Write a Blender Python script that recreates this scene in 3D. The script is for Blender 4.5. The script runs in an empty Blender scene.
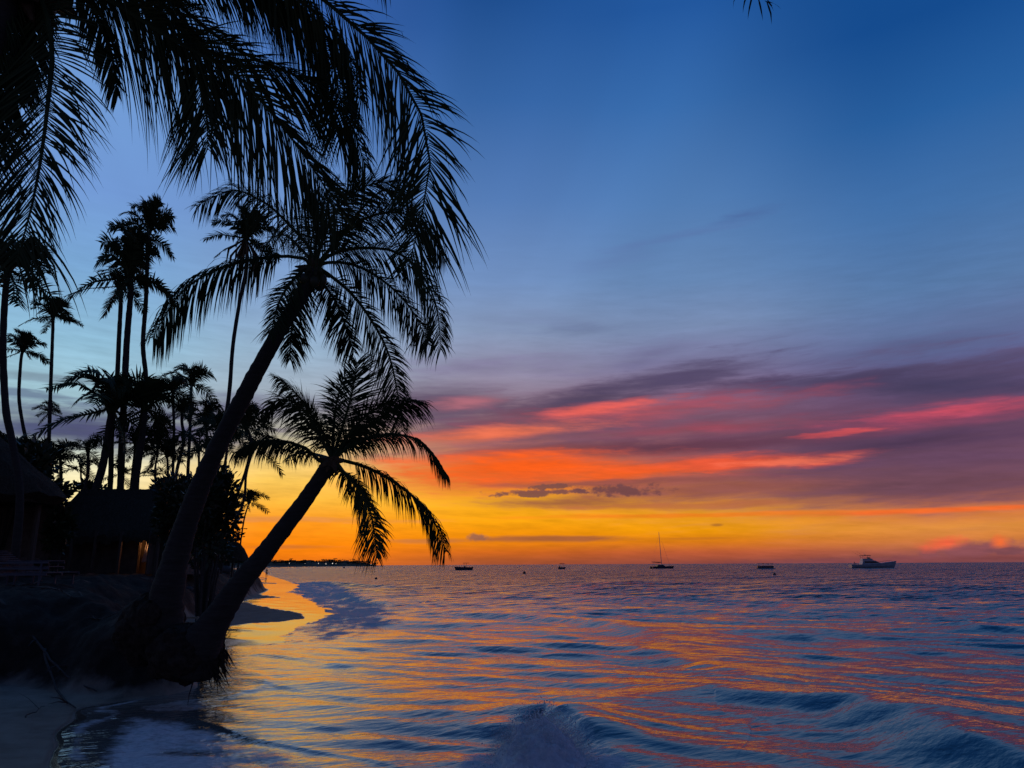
import bpy, bmesh, math, random
import numpy as np
from mathutils import Vector, Matrix
R = math.radians
scene = bpy.context.scene
C = scene.collection

# ---------------------------------------------------------------- camera
W, H, F = 1024, 768, 740.0
HORIZON, ROLL, CAM_Z = 564.6, -0.28, 2.4
PITCH = math.degrees(math.atan((HORIZON - 384) / F))
cam_data = bpy.data.cameras.new('camera')
cam = bpy.data.objects.new('camera', cam_data); C.objects.link(cam)
cam_data.sensor_width = 36; cam_data.lens = 36 * F / W
cam_data.clip_start = 0.1; cam_data.clip_end = 30000
CM = Matrix.Translation((0, 0, CAM_Z)) @ Matrix.Rotation(R(90 + PITCH), 4, 'X') @ Matrix.Rotation(R(ROLL), 4, 'Z')
cam.matrix_world = CM
scene.camera = cam
scene.render.resolution_x, scene.render.resolution_y = W, H
scene.render.engine = 'CYCLES'
scene.view_settings.view_transform = 'Standard'
scene.view_settings.look = 'None'
scene.view_settings.exposure = 0.0
scene.view_settings.gamma = 1.0

def ray(px, py):
    return (CM.to_3x3() @ Vector(((px - W/2)/F, (H/2 - py)/F, -1))).normalized()
def at(px, py, Y):                     # world point on the plane y = Y seen at a pixel
    d = ray(px, py); t = Y / d.y
    return Vector((d.x*t, Y, CAM_Z + d.z*t))
def ground(px, py, z=0.0):             # world point at height z seen at a pixel
    d = ray(px, py); t = (z - CAM_Z) / d.z
    return Vector((d.x*t, d.y*t, z))
def azel(px, py):
    d = ray(px, py)
    return math.degrees(math.atan2(d.x, d.y)), math.degrees(math.asin(d.z))

# ---------------------------------------------------------------- sky
def lin(c):
    return tuple((v/255/12.92 if v/255 <= .04045 else ((v/255+.055)/1.055)**2.4) for v in c)
SUN_AZ, SUN_EL = -12.0, 2.0
world = bpy.data.worlds.new('World'); scene.world = world; world.use_nodes = True
world.cycles.sampling_method = 'MANUAL'; world.cycles.sample_map_resolution = 512
nt = world.node_tree; N, L = nt.nodes, nt.links
for n in list(N): N.remove(n)

class E:                                # a tiny expression layer over Math nodes
    def __init__(s, o): s.o = o
    def __add__(s, b): return m('ADD', s, b)
    def __sub__(s, b): return m('SUBTRACT', s, b)
    def __mul__(s, b): return m('MULTIPLY', s, b)
    def __truediv__(s, b): return m('DIVIDE', s, b)
    __radd__ = __add__; __rmul__ = __mul__
def m(op, *a, clamp=False):
    n = N.new('ShaderNodeMath'); n.operation = op; n.use_clamp = clamp
    for i, v in enumerate(a):
        if isinstance(v, E): L.new(v.o, n.inputs[i])
        else: n.inputs[i].default_value = v
    return E(n.outputs[0])
def smooth(x, lo, hi, a=0.0, b=1.0):
    n = N.new('ShaderNodeMapRange'); n.interpolation_type = 'SMOOTHSTEP'
    L.new(x.o, n.inputs[0])
    for i, v in enumerate((lo, hi, a, b)): n.inputs[i+1].default_value = v
    return E(n.outputs[0])
def mixc(f, a, b):
    n = N.new('ShaderNodeMix'); n.data_type = 'RGBA'
    fi, ai, bi = n.inputs[0], n.inputs[6], n.inputs[7]
    if isinstance(f, E): L.new(f.o, fi)
    else: fi.default_value = f
    for s, v in ((ai, a), (bi, b)):
        if isinstance(v, tuple): s.default_value = (*v[:3], 1)
        else: L.new(v.o, s)
    return E(n.outputs[2])
def vec(x, y, z):
    n = N.new('ShaderNodeCombineXYZ')
    for i, v in enumerate((x, y, z)):
        if isinstance(v, E): L.new(v.o, n.inputs[i])
        else: n.inputs[i].default_value = v
    return E(n.outputs[0])
def noise(v, scale, detail=3, rough=.55):
    n = N.new('ShaderNodeTexNoise'); L.new(v.o, n.inputs['Vector'])
    n.inputs['Scale'].default_value = scale; n.inputs['Detail'].default_value = detail
    n.inputs['Roughness'].default_value = rough
    return E(n.outputs[0])

tc = N.new('ShaderNodeTexCoord'); sep = N.new('ShaderNodeSeparateXYZ')
L.new(tc.outputs['Generated'], sep.inputs[0])
X, Y_, Z_ = (E(sep.outputs[i]) for i in range(3))
az = m('ARCTAN2', X, Y_) * 57.29578
el = m('ARCSINE', Z_) * 57.29578
elc = m('MAXIMUM', el, 0.0)

COLS = {   # clear-sky colours by picture column, from the horizon up
 60:  [(564,(235,130,50)),(530,(245,180,90)),(495,(248,230,165)),(470,(246,238,196)),(448,(214,228,212)),(400,(160,196,208)),(340,(142,188,214)),(260,(120,166,212)),(180,(112,152,212)),(80,(112,155,214)),(0,(100,145,208))],
 270: [(564,(228,108,22)),(545,(240,124,8)),(522,(240,140,22)),(502,(240,176,58)),(480,(244,196,88)),(458,(236,205,128)),(436,(200,196,160)),(400,(158,172,186)),(350,(146,176,202)),(300,(130,162,202)),(200,(106,144,200)),(100,(78,122,188)),(0,(52,96,170))],
 500: [(564,(150,72,50)),(552,(192,90,28)),(540,(230,128,4)),(522,(240,156,6)),(500,(244,170,22)),(480,(244,150,40)),(455,(226,116,76)),(430,(180,118,118)),(400,(146,128,150)),(370,(140,138,166)),(330,(128,148,182)),(280,(108,140,188)),(200,(80,120,178)),(100,(50,98,162)),(0,(28,78,144))],
 700: [(564,(140,70,62)),(552,(182,86,52)),(542,(214,118,22)),(530,(238,152,4)),(515,(236,156,24)),(490,(200,112,60)),(450,(170,96,96)),(400,(138,108,140)),(360,(120,118,156)),(325,(118,138,176)),(280,(100,134,180)),(200,(80,124,180)),(100,(52,104,168)),(0,(30,84,154))],
 960: [(564,(118,72,78)),(552,(160,88,76)),(540,(208,122,62)),(526,(224,142,62)),(512,(220,124,60)),(480,(140,86,96)),(420,(110,82,120)),(370,(92,90,138)),(325,(94,114,158)),(280,(84,118,164)),(200,(64,110,166)),(100,(36,92,156)),(0,(16,74,142))],
}
def ramp(pts, top=None):
    n = N.new('ShaderNodeValToRGB'); cr = n.color_ramp
    L.new((elc / 45.0).o, n.inputs[0])
    pts = sorted(pts)
    while len(cr.elements) < len(pts): cr.elements.new(0.5)
    for i, (p, c) in enumerate(pts):
        cr.elements[i].position = min(1, max(0, p/45)); 
    for i, (p, c) in enumerate(pts):
        cr.elements[i].color = (*lin(c), 1)
    return E(n.outputs[0])
col = None; prev = None
for px, pts in COLS.items():
    a0 = azel(px, 564)[0]
    r = ramp([(max(0, azel(px, y)[1]), c) for y, c in pts])
    col = r if col is None else mixc(smooth(az, prev, a0), col, r)
    prev = a0
back = ramp([(0,(92,78,108)),(8,(72,78,118)),(20,(46,66,112)),(44,(22,44,86))])
away = m('ABSOLUTE', az + 4.0)
col = mixc(smooth(away, 42, 95), col, back)
col = mixc(smooth(el, 38, 70), col, lin((14,38,82)))

# --- clouds: each streak is a tilted band in (azimuth, elevation), its edge broken by noise
cv = vec(az * 0.16, el, 0.0)
wv = vec(az * 0.35, el * 1.2, 3.7)
warp1 = noise(wv, 0.22, 4, .6) - 0.5
warp2 = noise(vec(az*0.2, el*1.0, 9.1), 0.30, 5, .62) - 0.5
fine = noise(vec(az*0.30, el*2.2 + az*0.10, 1.3), 0.9, 4, .65) - 0.5
streak = noise(vec(az*0.15 + warp2*1.6, el*1.25 - az*0.05 + warp1*1.2, 5.0), 1.0, 5, .62) - 0.5
puff = noise(vec(az, el*1.6, 7.0), 0.9, 4, .65) - 0.5
streak = streak*0.9 + fine*0.45
_warped = {}
def blob(px, py, hx, hy, tilt, colr, op, soft=.6, rag=.9, kind='streak', warp=1.0):
    """px,py centre; hx,hy half sizes in pixels; tilt in pixel rise per pixel run"""
    global col
    a, e = azel(px, py)
    kx = (azel(px+40, py)[0] - azel(px-40, py)[0]) / 80
    ky = (azel(px, py-20)[1] - azel(px, py+20)[1]) / 40
    if warp not in _warped:
        _warped[warp] = vec(az + warp1 * (9.0*warp), el + warp2 * (2.6*warp), 0.0)
    n = N.new('ShaderNodeMapping'); n.vector_type = 'TEXTURE'
    L.new(_warped[warp].o, n.inputs[0])
    n.inputs['Location'].default_value = (a, e, 0)
    n.inputs['Rotation'].default_value = (0, 0, math.atan(tilt*ky/kx))
    n.inputs['Scale'].default_value = (hx*kx, hy*ky, 1)
    ln = N.new('ShaderNodeVectorMath'); ln.operation = 'LENGTH'; L.new(n.outputs[0], ln.inputs[0])
    nz = {'streak': streak, 'fine': fine, 'puff': puff}[kind]
    f = m('MULTIPLY_ADD', nz, -rag*2, E(ln.outputs['Value']))
    col = mixc(smooth(f, 1.0 + .12*soft, 1.0 - soft*(1.15 if hy > 6 else .8), 0.0, op), col, lin(colr))
BLOBS = [
 # upper thin veils
 (600,330,90,9,.03,(98,112,150),.55,1.1,1.3,'streak',1),
 (540,322,120,16,-.03,(108,124,162),.45,1.1,1.2,'streak',1),
 (600,262,70,12,.08,(88,112,162),.35,1.2,1.1,'streak',1),
 (680,235,110,7,.14,(86,104,160),.35,1.2,1.0,'streak',1),
 (745,212,50,7,.06,(70,94,150),.5,1.1,.8,'streak',1),
 (900,345,200,24,.05,(82,86,126),.6,1.1,1.0,'streak',1),
 (640,356,90,12,.16,(104,102,140),.65,1.0,1.1,'streak',1),
 (480,364,120,12,.04,(116,110,146),.65,1.0,1.1,'streak',1),
 # left sky
 (50,376,95,8,-.02,(112,134,152),.7,.7,1.3,'streak',.6),
 (40,396,85,8,-.02,(98,120,146),.85,.7,1.1,'streak',.6),
 (70,430,230,34,.01,(62,74,114),.97,.8,.5,'streak',.6),
 (250,412,200,22,.04,(84,88,124),.85,.9,.7,'streak',.7),
 (170,434,190,24,0,(66,72,114),.92,.9,.6,'streak',.7),
 (290,520,160,4,0,(190,120,80),.5,.9,1.0,'fine',.4),
 (180,498,90,5,0,(200,160,110),.5,.9,1.0,'fine',.4),
 # the great purple bank
 (880,442,480,92,.00,(96,64,92),.97,.8,.5,'streak',1),
 (560,430,240,52,.08,(106,70,96),.95,.8,.55,'streak',1),
 (430,405,110,34,.05,(80,68,100),.95,.8,.5,'streak',.6),
 (970,376,190,38,-.04,(78,66,98),.9,.9,.7,'streak',1),
 (580,402,210,22,.22,(68,58,90),.93,.8,.6,'streak',.8),
 (690,376,130,20,.10,(76,66,100),.8,.9,.9,'streak',.8),
 (830,384,170,18,-.02,(64,56,90),.85,.9,.7,'streak',.7),
 (960,388,140,18,-.10,(62,56,90),.8,.9,.6,'streak',.7),
 (460,402,55,9,.10,(180,104,118),.75,1.0,.7,'streak',.6),
 (640,412,220,15,.04,(168,76,90),.85,1.0,.7,'streak',.6),
 (600,410,95,9,.08,(230,94,88),1,.9,.8,'streak',.6),
 (720,402,70,7,.06,(160,76,98),.8,1.0,.8,'streak',.6),
 (930,418,170,14,.03,(150,62,90),.9,1.0,.6,'streak',.5),
 (950,412,120,8,.01,(210,78,100),.9,1.0,.7,'streak',.5),
 (490,434,130,12,.08,(226,106,76),.95,.9,.7,'streak',.6),
 (700,430,170,8,.03,(150,66,84),.8,1.0,.8,'streak',.6),
 (830,433,60,3.2,.01,(216,80,84),.9,.9,.9,'fine',.5),
 (650,448,240,10,.02,(92,50,74),.97,.8,.5,'streak',.6),
 (905,440,160,12,.01,(68,48,80),.85,.9,.5,'streak',.6),
 (540,474,230,27,.02,(212,88,44),1,.8,.5,'streak',.6),
 (510,467,140,17,.03,(244,86,14),1,.8,.6,'streak',.6),
 (640,470,110,9,.03,(242,90,28),1,.8,.7,'streak',.6),
 (745,461,150,10,.02,(226,82,52),1,.9,.7,'streak',.6),
 (790,458,80,5,.02,(240,112,84),.7,1.0,.9,'fine',.6),
 (620,482,150,5,.0,(130,70,72),.8,.9,.8,'streak',.6),
 (890,488,220,26,.00,(104,66,84),.95,.8,.5,'streak',.7),
 (720,490,170,13,.01,(144,80,74),.9,.9,.6,'streak',.7),
 (570,503,120,10,-.01,(142,80,60),.9,.9,.8,'fine',.5),
 (625,490,55,7,-.02,(104,60,70),.95,.5,1.3,'puff',.5),
 (545,492,60,4,.0,(104,62,72),.9,.6,1.4,'puff',.5),
 (560,485,24,3,.0,(110,66,70),.9,.6,1.4,'puff',.5),
 (680,507,150,5,.0,(176,98,60),.7,.9,.8,'streak',.5),
 (930,511,190,3.6,.01,(238,104,44),.95,.9,.5,'streak',.3),
 (700,516,220,3,.0,(236,116,26),.7,.9,.6,'streak',.3),
 # thin low streaks
 (545,539,105,4.4,.0,(156,86,52),.95,.8,.7,'streak',.25),
 (478,537,14,5,.0,(120,80,80),.85,.7,.9,'puff',.2),
 (430,541,60,3.5,.0,(180,104,60),.8,.9,.8,'fine',.25),
 (285,548,60,3,.0,(190,100,50),.7,.9,.8,'fine',.25),
 (690,538,60,2,.0,(196,112,28),.8,.9,.7,'streak',.2),
 (715,525,8,1.8,0,(176,110,40),.9,.9,.3,'streak',.1),
 # low bank at the right
 (900,560,290,6.5,.012,(130,70,74),.95,.7,.6,'puff',.15),
 (975,549,70,10,.07,(136,78,86),.95,.6,.6,'puff',.15),
 (946,544,32,8,.1,(240,100,66),1,.9,.7,'puff',.15),
 (1003,543,13,9,.0,(250,112,54),1,.9,.7,'puff',.15),
 (1010,550,24,4.5,.0,(116,70,80),.85,.7,.7,'puff',.15),
]
for b in BLOBS: blob(*b)
shade = (fine + streak*0.6) * smooth(el, 30, 4)
ang = m('ARCTAN2', el + 1.0, az - SUN_AZ)                    # soft crepuscular rays fanning out from the sunken sun
rays = (noise(vec(ang * 3.0, 0.3, 2.0), 1.3, 2, .5) - 0.5) * smooth(el, 9, 22) * smooth(el, 60, 40)
shade = shade + rays * 0.75
mv = N.new('ShaderNodeMix'); mv.data_type = 'RGBA'; mv.blend_type = 'MULTIPLY'; mv.inputs[0].default_value = 1
L.new(col.o, mv.inputs[6]); gg = m('MULTIPLY_ADD', shade, 0.55, 1.0); cg = N.new('ShaderNodeCombineColor')
for i in range(3): L.new(gg.o, cg.inputs[i])
L.new(cg.outputs[0], mv.inputs[7]); col = E(mv.outputs[2])
# below the horizon the ground and sea cover the dome; keep it dim
col = mixc(smooth(el, -6, -0.6), lin((30,30,40)), col)

bg = N.new('ShaderNodeBackground'); L.new(col.o, bg.inputs[0]); bg.inputs[1].default_value = 1.0
sky = N.new('ShaderNodeTexSky'); sky.sky_type = 'NISHITA'; sky.sun_disc = False
sky.sun_elevation = R(SUN_EL); sky.sun_rotation = R(SUN_AZ); sky.altitude = 0; sky.dust_density = 1.5
bg2 = N.new('ShaderNodeBackground'); L.new(sky.outputs[0], bg2.inputs[0]); bg2.inputs[1].default_value = 0.004
add = N.new('ShaderNodeAddShader'); out = N.new('ShaderNodeOutputWorld')
L.new(bg.outputs[0], add.inputs[0]); L.new(bg2.outputs[0], add.inputs[1]); L.new(add.outputs[0], out.inputs[0])

# ---------------------------------------------------------------- the sun, just gone behind the low cloud
sl = bpy.data.lights.new('sun', 'SUN'); sl.energy = 0.03; sl.angle = R(40); sl.color = (1, .5, .2)
so = bpy.data.objects.new('sun', sl); C.objects.link(so)
sd = Vector((math.sin(R(SUN_AZ))*math.cos(R(SUN_EL)), math.cos(R(SUN_AZ))*math.cos(R(SUN_EL)), math.sin(R(SUN_EL))))
so.rotation_euler = (-sd).to_track_quat('-Z', 'Y').to_euler(); so.location = sd * 100

# ================================================================ helpers
def material(name, base=(.5,.5,.5), rough=.6, metal=0.0, spec=.5):
    mt = bpy.data.materials.new(name); mt.use_nodes = True
    b = mt.node_tree.nodes['Principled BSDF']
    b.inputs['Base Color'].default_value = (*base, 1)
    b.inputs['Roughness'].default_value = rough
    b.inputs['Metallic'].default_value = metal
    b.inputs['Specular IOR Level'].default_value = spec
    return mt
class NT:                                # node shorthand inside one material
    def __init__(s, mt): s.t = mt.node_tree; s.b = s.t.nodes['Principled BSDF']
    def n(s, typ, **kw):
        n = s.t.nodes.new(typ)
        for k, v in kw.items(): setattr(n, k, v)
        return n
    def l(s, a, b): s.t.links.new(a, b)
    def coords(s, scale=(1,1,1), rotz=0, obj=False):
        if obj:
            src = s.n('ShaderNodeTexCoord').outputs['Object']
        else: src = s.n('ShaderNodeNewGeometry').outputs['Position']
        mp = s.n('ShaderNodeMapping'); s.l(src, mp.inputs[0])
        mp.inputs['Scale'].default_value = scale; mp.inputs['Rotation'].default_value = (0,0,rotz)
        return mp.outputs[0]
    def noise(s, v, scale, detail=4, rough=.55):
        n = s.n('ShaderNodeTexNoise'); s.l(v, n.inputs['Vector'])
        n.inputs['Scale'].default_value = scale; n.inputs['Detail'].default_value = detail
        n.inputs['Roughness'].default_value = rough
        return n.outputs[0]
    def ramp(s, f, pts):
        n = s.n('ShaderNodeValToRGB'); s.l(f, n.inputs[0]); cr = n.color_ramp
        while len(cr.elements) < len(pts): cr.elements.new(.5)
        for i, (p, c) in enumerate(pts):
            cr.elements[i].position = p
        for i, (p, c) in enumerate(pts):
            cr.elements[i].color = (*c, 1) if len(c) == 3 else c
        return n.outputs[0]
    def mapr(s, f, a, b, c=0., d=1., smooth=False):
        n = s.n('ShaderNodeMapRange'); s.l(f, n.inputs[0])
        if smooth: n.interpolation_type = 'SMOOTHSTEP'
        for i, v in enumerate((a,b,c,d)): n.inputs[i+1].default_value = v
        return n.outputs[0]
    def mix(s, f, a, b):
        n = s.n('ShaderNodeMix', data_type='RGBA')
        for so, v in ((n.inputs[0], f), (n.inputs[6], a), (n.inputs[7], b)):
            if isinstance(v, (int, float)): so.default_value = v
            elif isinstance(v, tuple): so.default_value = (*v, 1)
            else: s.l(v, so)
        return n.outputs[2]
    def math(s, op, a, b=0.0):
        n = s.n('ShaderNodeMath', operation=op)
        for so, v in ((n.inputs[0], a), (n.inputs[1], b)):
            if isinstance(v, (int, float)): so.default_value = v
            else: s.l(v, so)
        return n.outputs[0]
    def bump(s, h, strength=.5, dist=.02, normal=None):
        n = s.n('ShaderNodeBump'); s.l(h, n.inputs['Height'])
        n.inputs['Strength'].default_value = strength; n.inputs['Distance'].default_value = dist
        if normal is not None: s.l(normal, n.inputs['Normal'])
        return n.outputs[0]

def mesh_obj(name, verts, faces, mat, parent=None, smooth=False, mats=None, fmat=None):
    me = bpy.data.meshes.new(name)
    me.from_pydata([tuple(v) for v in verts], [], faces)
    me.update()
    if smooth: me.polygons.foreach_set('use_smooth', [True]*len(me.polygons))
    o = bpy.data.objects.new(name, me)
    me.materials.append(mat)
    C.objects.link(o)
    if parent: o.parent = parent
    return o
def grid_obj(name, P, mat, attrs=None):
    """P: (rows, cols, 3) array of points -> one smooth sheet"""
    r, c = P.shape[:2]
    me = bpy.data.meshes.new(name)
    me.vertices.add(r*c); me.vertices.foreach_set('co', P.reshape(-1).astype(np.float32))
    i = np.arange(r*c).reshape(r, c)
    q = np.stack([i[:-1,:-1], i[:-1,1:], i[1:,1:], i[1:,:-1]], -1).reshape(-1)
    nf = (r-1)*(c-1)
    me.loops.add(nf*4); me.loops.foreach_set('vertex_index', q.astype(np.int32))
    me.polygons.add(nf); me.polygons.foreach_set('loop_start', np.arange(0, nf*4, 4, dtype=np.int32))
    me.polygons.foreach_set('loop_total', np.full(nf, 4, dtype=np.int32))
    me.update(calc_edges=True)
    me.polygons.foreach_set('use_smooth', np.ones(nf, dtype=bool))
    for k, a in (attrs or {}).items():
        at_ = me.attributes.new(k, 'FLOAT', 'POINT'); at_.data.foreach_set('value', a.reshape(-1).astype(np.float32))
    me.materials.append(mat)
    o = bpy.data.objects.new(name, me); C.objects.link(o)
    return o
def sstep(x, a, b):
    t = np.clip((x-a)/(b-a), 0, 1); return t*t*(3-2*t)
def vnoise(x, y, seed=0):                # smooth value noise in numpy
    xi = np.floor(x).astype(np.int64); yi = np.floor(y).astype(np.int64)
    fx = x-xi; fy = y-yi; fx = fx*fx*(3-2*fx); fy = fy*fy*(3-2*fy)
    def h(a, b):
        n = (a*374761393 + b*668265263 + seed*1442695041) & 0x7fffffff
        n = ((n ^ (n >> 13)) * 1274126177) & 0x7fffffff
        return ((n ^ (n >> 16)) & 0xffff) / 65535.0
    return (h(xi,yi)*(1-fx)+h(xi+1,yi)*fx)*(1-fy) + (h(xi,yi+1)*(1-fx)+h(xi+1,yi+1)*fx)*fy
def fbm(x, y, seed=0, octv=4):
    s = 0; a = .5; t = 0
    for k in range(octv):
        s = s + a*vnoise(x*2**k + 17.3*k, y*2**k + 9.1*k, seed+k); t += a; a *= .5
    return s/t
def polydist(X, Y, pts, chunk=True):
    """distance to a polyline, arc position of the nearest point, side (+ left of travel)"""
    best = np.full(X.shape, 1e9); arc = np.zeros(X.shape); side = np.zeros(X.shape); s0 = 0
    for (ax, ay), (bx, by) in zip(pts[:-1], pts[1:]):
        dx, dy = bx-ax, by-ay; Ls = math.hypot(dx, dy)
        t = np.clip(((X-ax)*dx + (Y-ay)*dy)/(Ls*Ls), 0, 1)
        d = np.hypot(X-ax-t*dx, Y-ay-t*dy)
        w = d < best
        sd = np.sign((X-ax)*(-dy) + (Y-ay)*dx)
        best = np.where(w, d, best); arc = np.where(w, s0 + t*Ls, arc); side = np.where(w, sd, side)
        s0 += Ls
    return best, arc, side
def dense(pts, n=6):                     # Catmull-Rom through the points
    out = []
    p = [pts[0]] + list(pts) + [pts[-1]]
    for i in range(1, len(p)-2):
        for k in range(n):
            t = k/n
            out.append(tuple(0.5*((2*p[i][j]) + (-p[i-1][j]+p[i+1][j])*t + (2*p[i-1][j]-5*p[i][j]+4*p[i+1][j]-p[i+2][j])*t*t + (-p[i-1][j]+3*p[i][j]-3*p[i+1][j]+p[i+2][j])*t**3) for j in range(len(p[0]))))
    out.append(tuple(pts[-1])); return out
def inside(X, Y, poly):
    c = np.zeros(X.shape, bool); n = len(poly)
    for i in range(n):
        x1, y1 = poly[i]; x2, y2 = poly[(i+1) % n]
        if y1 == y2: continue
        w = ((y1 > Y) != (y2 > Y)) & (X < (x2-x1)*(Y-y1)/(y2-y1) + x1)
        c ^= w
    return c
def G2(px, py, z=0.0):
    g = ground(px, py, z); return (g.x, g.y)

# ================================================================ shore plan
SHORE = [(-4.0,-60), (-4.6,0)] + [G2(*p) for p in ((84,775),(97,742),(112,722),(118,706),(150,698),(190,684),(216,662),(226,648),(262,646),(288,642),(300,633),(322,622),(341,614),(322,603),(292,592),(300,585),(286,580),(268,575),(264,571.5))] + [(-230,620),(-300,1000),(-420,1700)]
# boundary of the sand bank: foot line, sea side, seen from near to far
BANK = [(-60,9.5),(-16,12.6)] + [G2(*p, .15) for p in ((0,684),(60,690),(120,692),(170,688),(206,680))] + [(-6.25,15.9),(-7.2,18.0),(-10.6,22.5),(-13.2,30),(-15.5,42),(-24,75),(-55,150),(-110,300),(-240,640),(-360,1100),(-520,1700),(-900,1700),(-900,9.5)]
def rag(X, Y):                           # small irregularities of the water's edge
    k = sstep(np.hypot(X, Y), 6, 14)
    return X + k*((fbm(X*.7, Y*.45, 91, 3)-.5)*.9 + (fbm(X*.12, Y*.09, 93, 2)-.5)*.8*sstep(Y, 20, 45)), Y + k*(fbm(X*.6, Y*.6, 92, 3)-.5)*.9
def land_height(X, Y):
    d, arc, side = polydist(*rag(X, Y), SHORE)
    s = d*side                           # + on land (left of travel)
    r = np.hypot(X, Y)
    z = np.where(s > 0, 0.045*np.minimum(s, 14) , 0.055*s)
    z = np.maximum(z, -2.5) + (fbm(X*.9, Y*.9, 3, 4)-.5)*.07*sstep(s, .2, 2.5)
    bd, _, _ = polydist(X, Y, BANK)
    b = np.where(inside(X, Y, BANK), bd, -bd)
    bn = b + (fbm(X*.55, Y*.55, 11, 4)-.5)*1.6*np.clip(b/1.2, 0, 1)
    top = 1.75 + .25*sstep(Y, 14, 30)
    rise = sstep(bn, -.05, 2.6)
    rise = .55*rise + .45*sstep(bn, .0, .9)
    z = z + (top-np.minimum(z, .5))*rise + (fbm(X*2.2, Y*2.2, 21, 4)-.5)*.34*sstep(b, .05, .8)
    return z, s, b
def lz(x, y):
    z, s, b = land_height(np.array([[float(x)]]), np.array([[float(y)]])); return float(z[0,0])

# ---------------------------------------------------------------- sand
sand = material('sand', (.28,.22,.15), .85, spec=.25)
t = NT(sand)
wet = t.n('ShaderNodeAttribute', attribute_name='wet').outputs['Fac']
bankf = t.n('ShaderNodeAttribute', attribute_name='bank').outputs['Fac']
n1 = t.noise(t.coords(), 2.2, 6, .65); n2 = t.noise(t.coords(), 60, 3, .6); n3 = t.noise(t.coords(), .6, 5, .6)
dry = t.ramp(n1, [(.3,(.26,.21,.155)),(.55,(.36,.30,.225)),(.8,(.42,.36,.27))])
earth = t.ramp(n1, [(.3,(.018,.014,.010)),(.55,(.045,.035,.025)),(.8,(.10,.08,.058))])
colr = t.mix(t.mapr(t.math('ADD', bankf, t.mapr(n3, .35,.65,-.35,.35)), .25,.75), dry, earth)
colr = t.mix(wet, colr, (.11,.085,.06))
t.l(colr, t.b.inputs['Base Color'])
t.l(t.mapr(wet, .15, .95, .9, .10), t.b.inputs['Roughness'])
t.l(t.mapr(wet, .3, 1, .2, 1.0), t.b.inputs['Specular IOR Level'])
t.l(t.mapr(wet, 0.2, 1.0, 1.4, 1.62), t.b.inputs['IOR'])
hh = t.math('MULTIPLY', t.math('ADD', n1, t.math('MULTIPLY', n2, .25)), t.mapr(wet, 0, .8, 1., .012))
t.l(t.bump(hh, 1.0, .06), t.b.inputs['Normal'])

def fan(theta, radii, ox=0.0, oy=0.0):
    T, Rr = np.meshgrid(theta, radii)
    return ox + Rr*np.sin(T), oy + Rr*np.cos(T)
th = np.radians(np.concatenate([np.linspace(-95,-46,40)[:-1], np.linspace(-46,2,440), np.linspace(2,95,90)[1:]]))
rr = np.concatenate([np.linspace(.3,8,24)[:-1], 2.4/np.tan(np.radians(np.linspace(16.7,2.2,330))), np.geomspace(64,1600,90), [4000, 12000]])
GX, GY = fan(th, rr)
GZ, S_, B_ = land_height(GX, GY)
GZ = np.where(np.hypot(GX,GY) > 2500, -3.0, GZ)
# wet band: the swash has just run back and left scalloped, mirror-wet sand
scal = 1.5*fbm(GX*.18+3, GY*.13, 31, 3) + 2.2*np.abs(np.sin(GY*.16+1.1+GX*.05))
width = (.35 + (scal*1.15)*sstep(GY, 17, 27))*(1+1.2*sstep(GY, 34, 80))
WET = 1 - sstep(S_, width*.94, width*1.0+.12)
WET = np.where(S_ < 0, 1, WET)*(1-sstep(B_, -.3, .2))
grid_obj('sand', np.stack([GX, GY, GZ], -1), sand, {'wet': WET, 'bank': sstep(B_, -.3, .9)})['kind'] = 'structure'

# ---------------------------------------------------------------- sea
rng = np.random.default_rng(4)
WTH = np.radians(np.concatenate([np.linspace(-80,-44,60)[:-1], np.linspace(-44,44,1180), np.linspace(44,95,70)[1:]]))
WR = np.concatenate([np.linspace(1.,9,60)[:-1], CAM_Z/np.tan(np.radians(np.linspace(14.9,.55,560))), np.geomspace(252,2500,120)[:], [4000,7000,12000,25000]])
WX, WY = fan(WTH, WR)
dist = np.hypot(WX, WY)
dR = np.gradient(WR)[:, None]*np.ones_like(WX)
wd, warc, wside = polydist(*rag(WX, WY), SHORE)
ws = -wd*wside                            # metres out to sea
Zw = np.zeros_like(WX)
group = .55 + .9*fbm(WX*.12, WY*.12, 41, 3)
shelter = sstep(ws, -.3, 5.5)
# wave trains running in from the open sea towards the beach at the left
DIRS = math.atan2(-.90, -.42)
xw = WX + .8*(fbm(WX*.2, WY*.2, 51, 2)-.5)*2; yw = WY + .8*(fbm(WX*.2, WY*.2, 52, 2)-.5)*2
for k in range(72):
    lam = .26*(9.0/.26)**(rng.random())
    ang = DIRS + rng.normal(0, .24)
    slope = (.010 if lam > 2.5 else .020 if lam > .8 else .011)*(.6+.8*rng.random())
    amp = slope*lam/(2*math.pi); ph = rng.random()*6.283
    fade = 1 - sstep(dR*2.6, lam*.6, lam*1.3)
    kx, ky = math.cos(ang)*2*math.pi/lam, math.sin(ang)*2*math.pi/lam
    p = kx*xw + ky*yw + ph
    calm = (.35+.65*shelter) if lam < 1.5 else shelter
    Zw += amp*fade*calm*group*np.sin(p + .25*np.sin(p))
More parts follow.
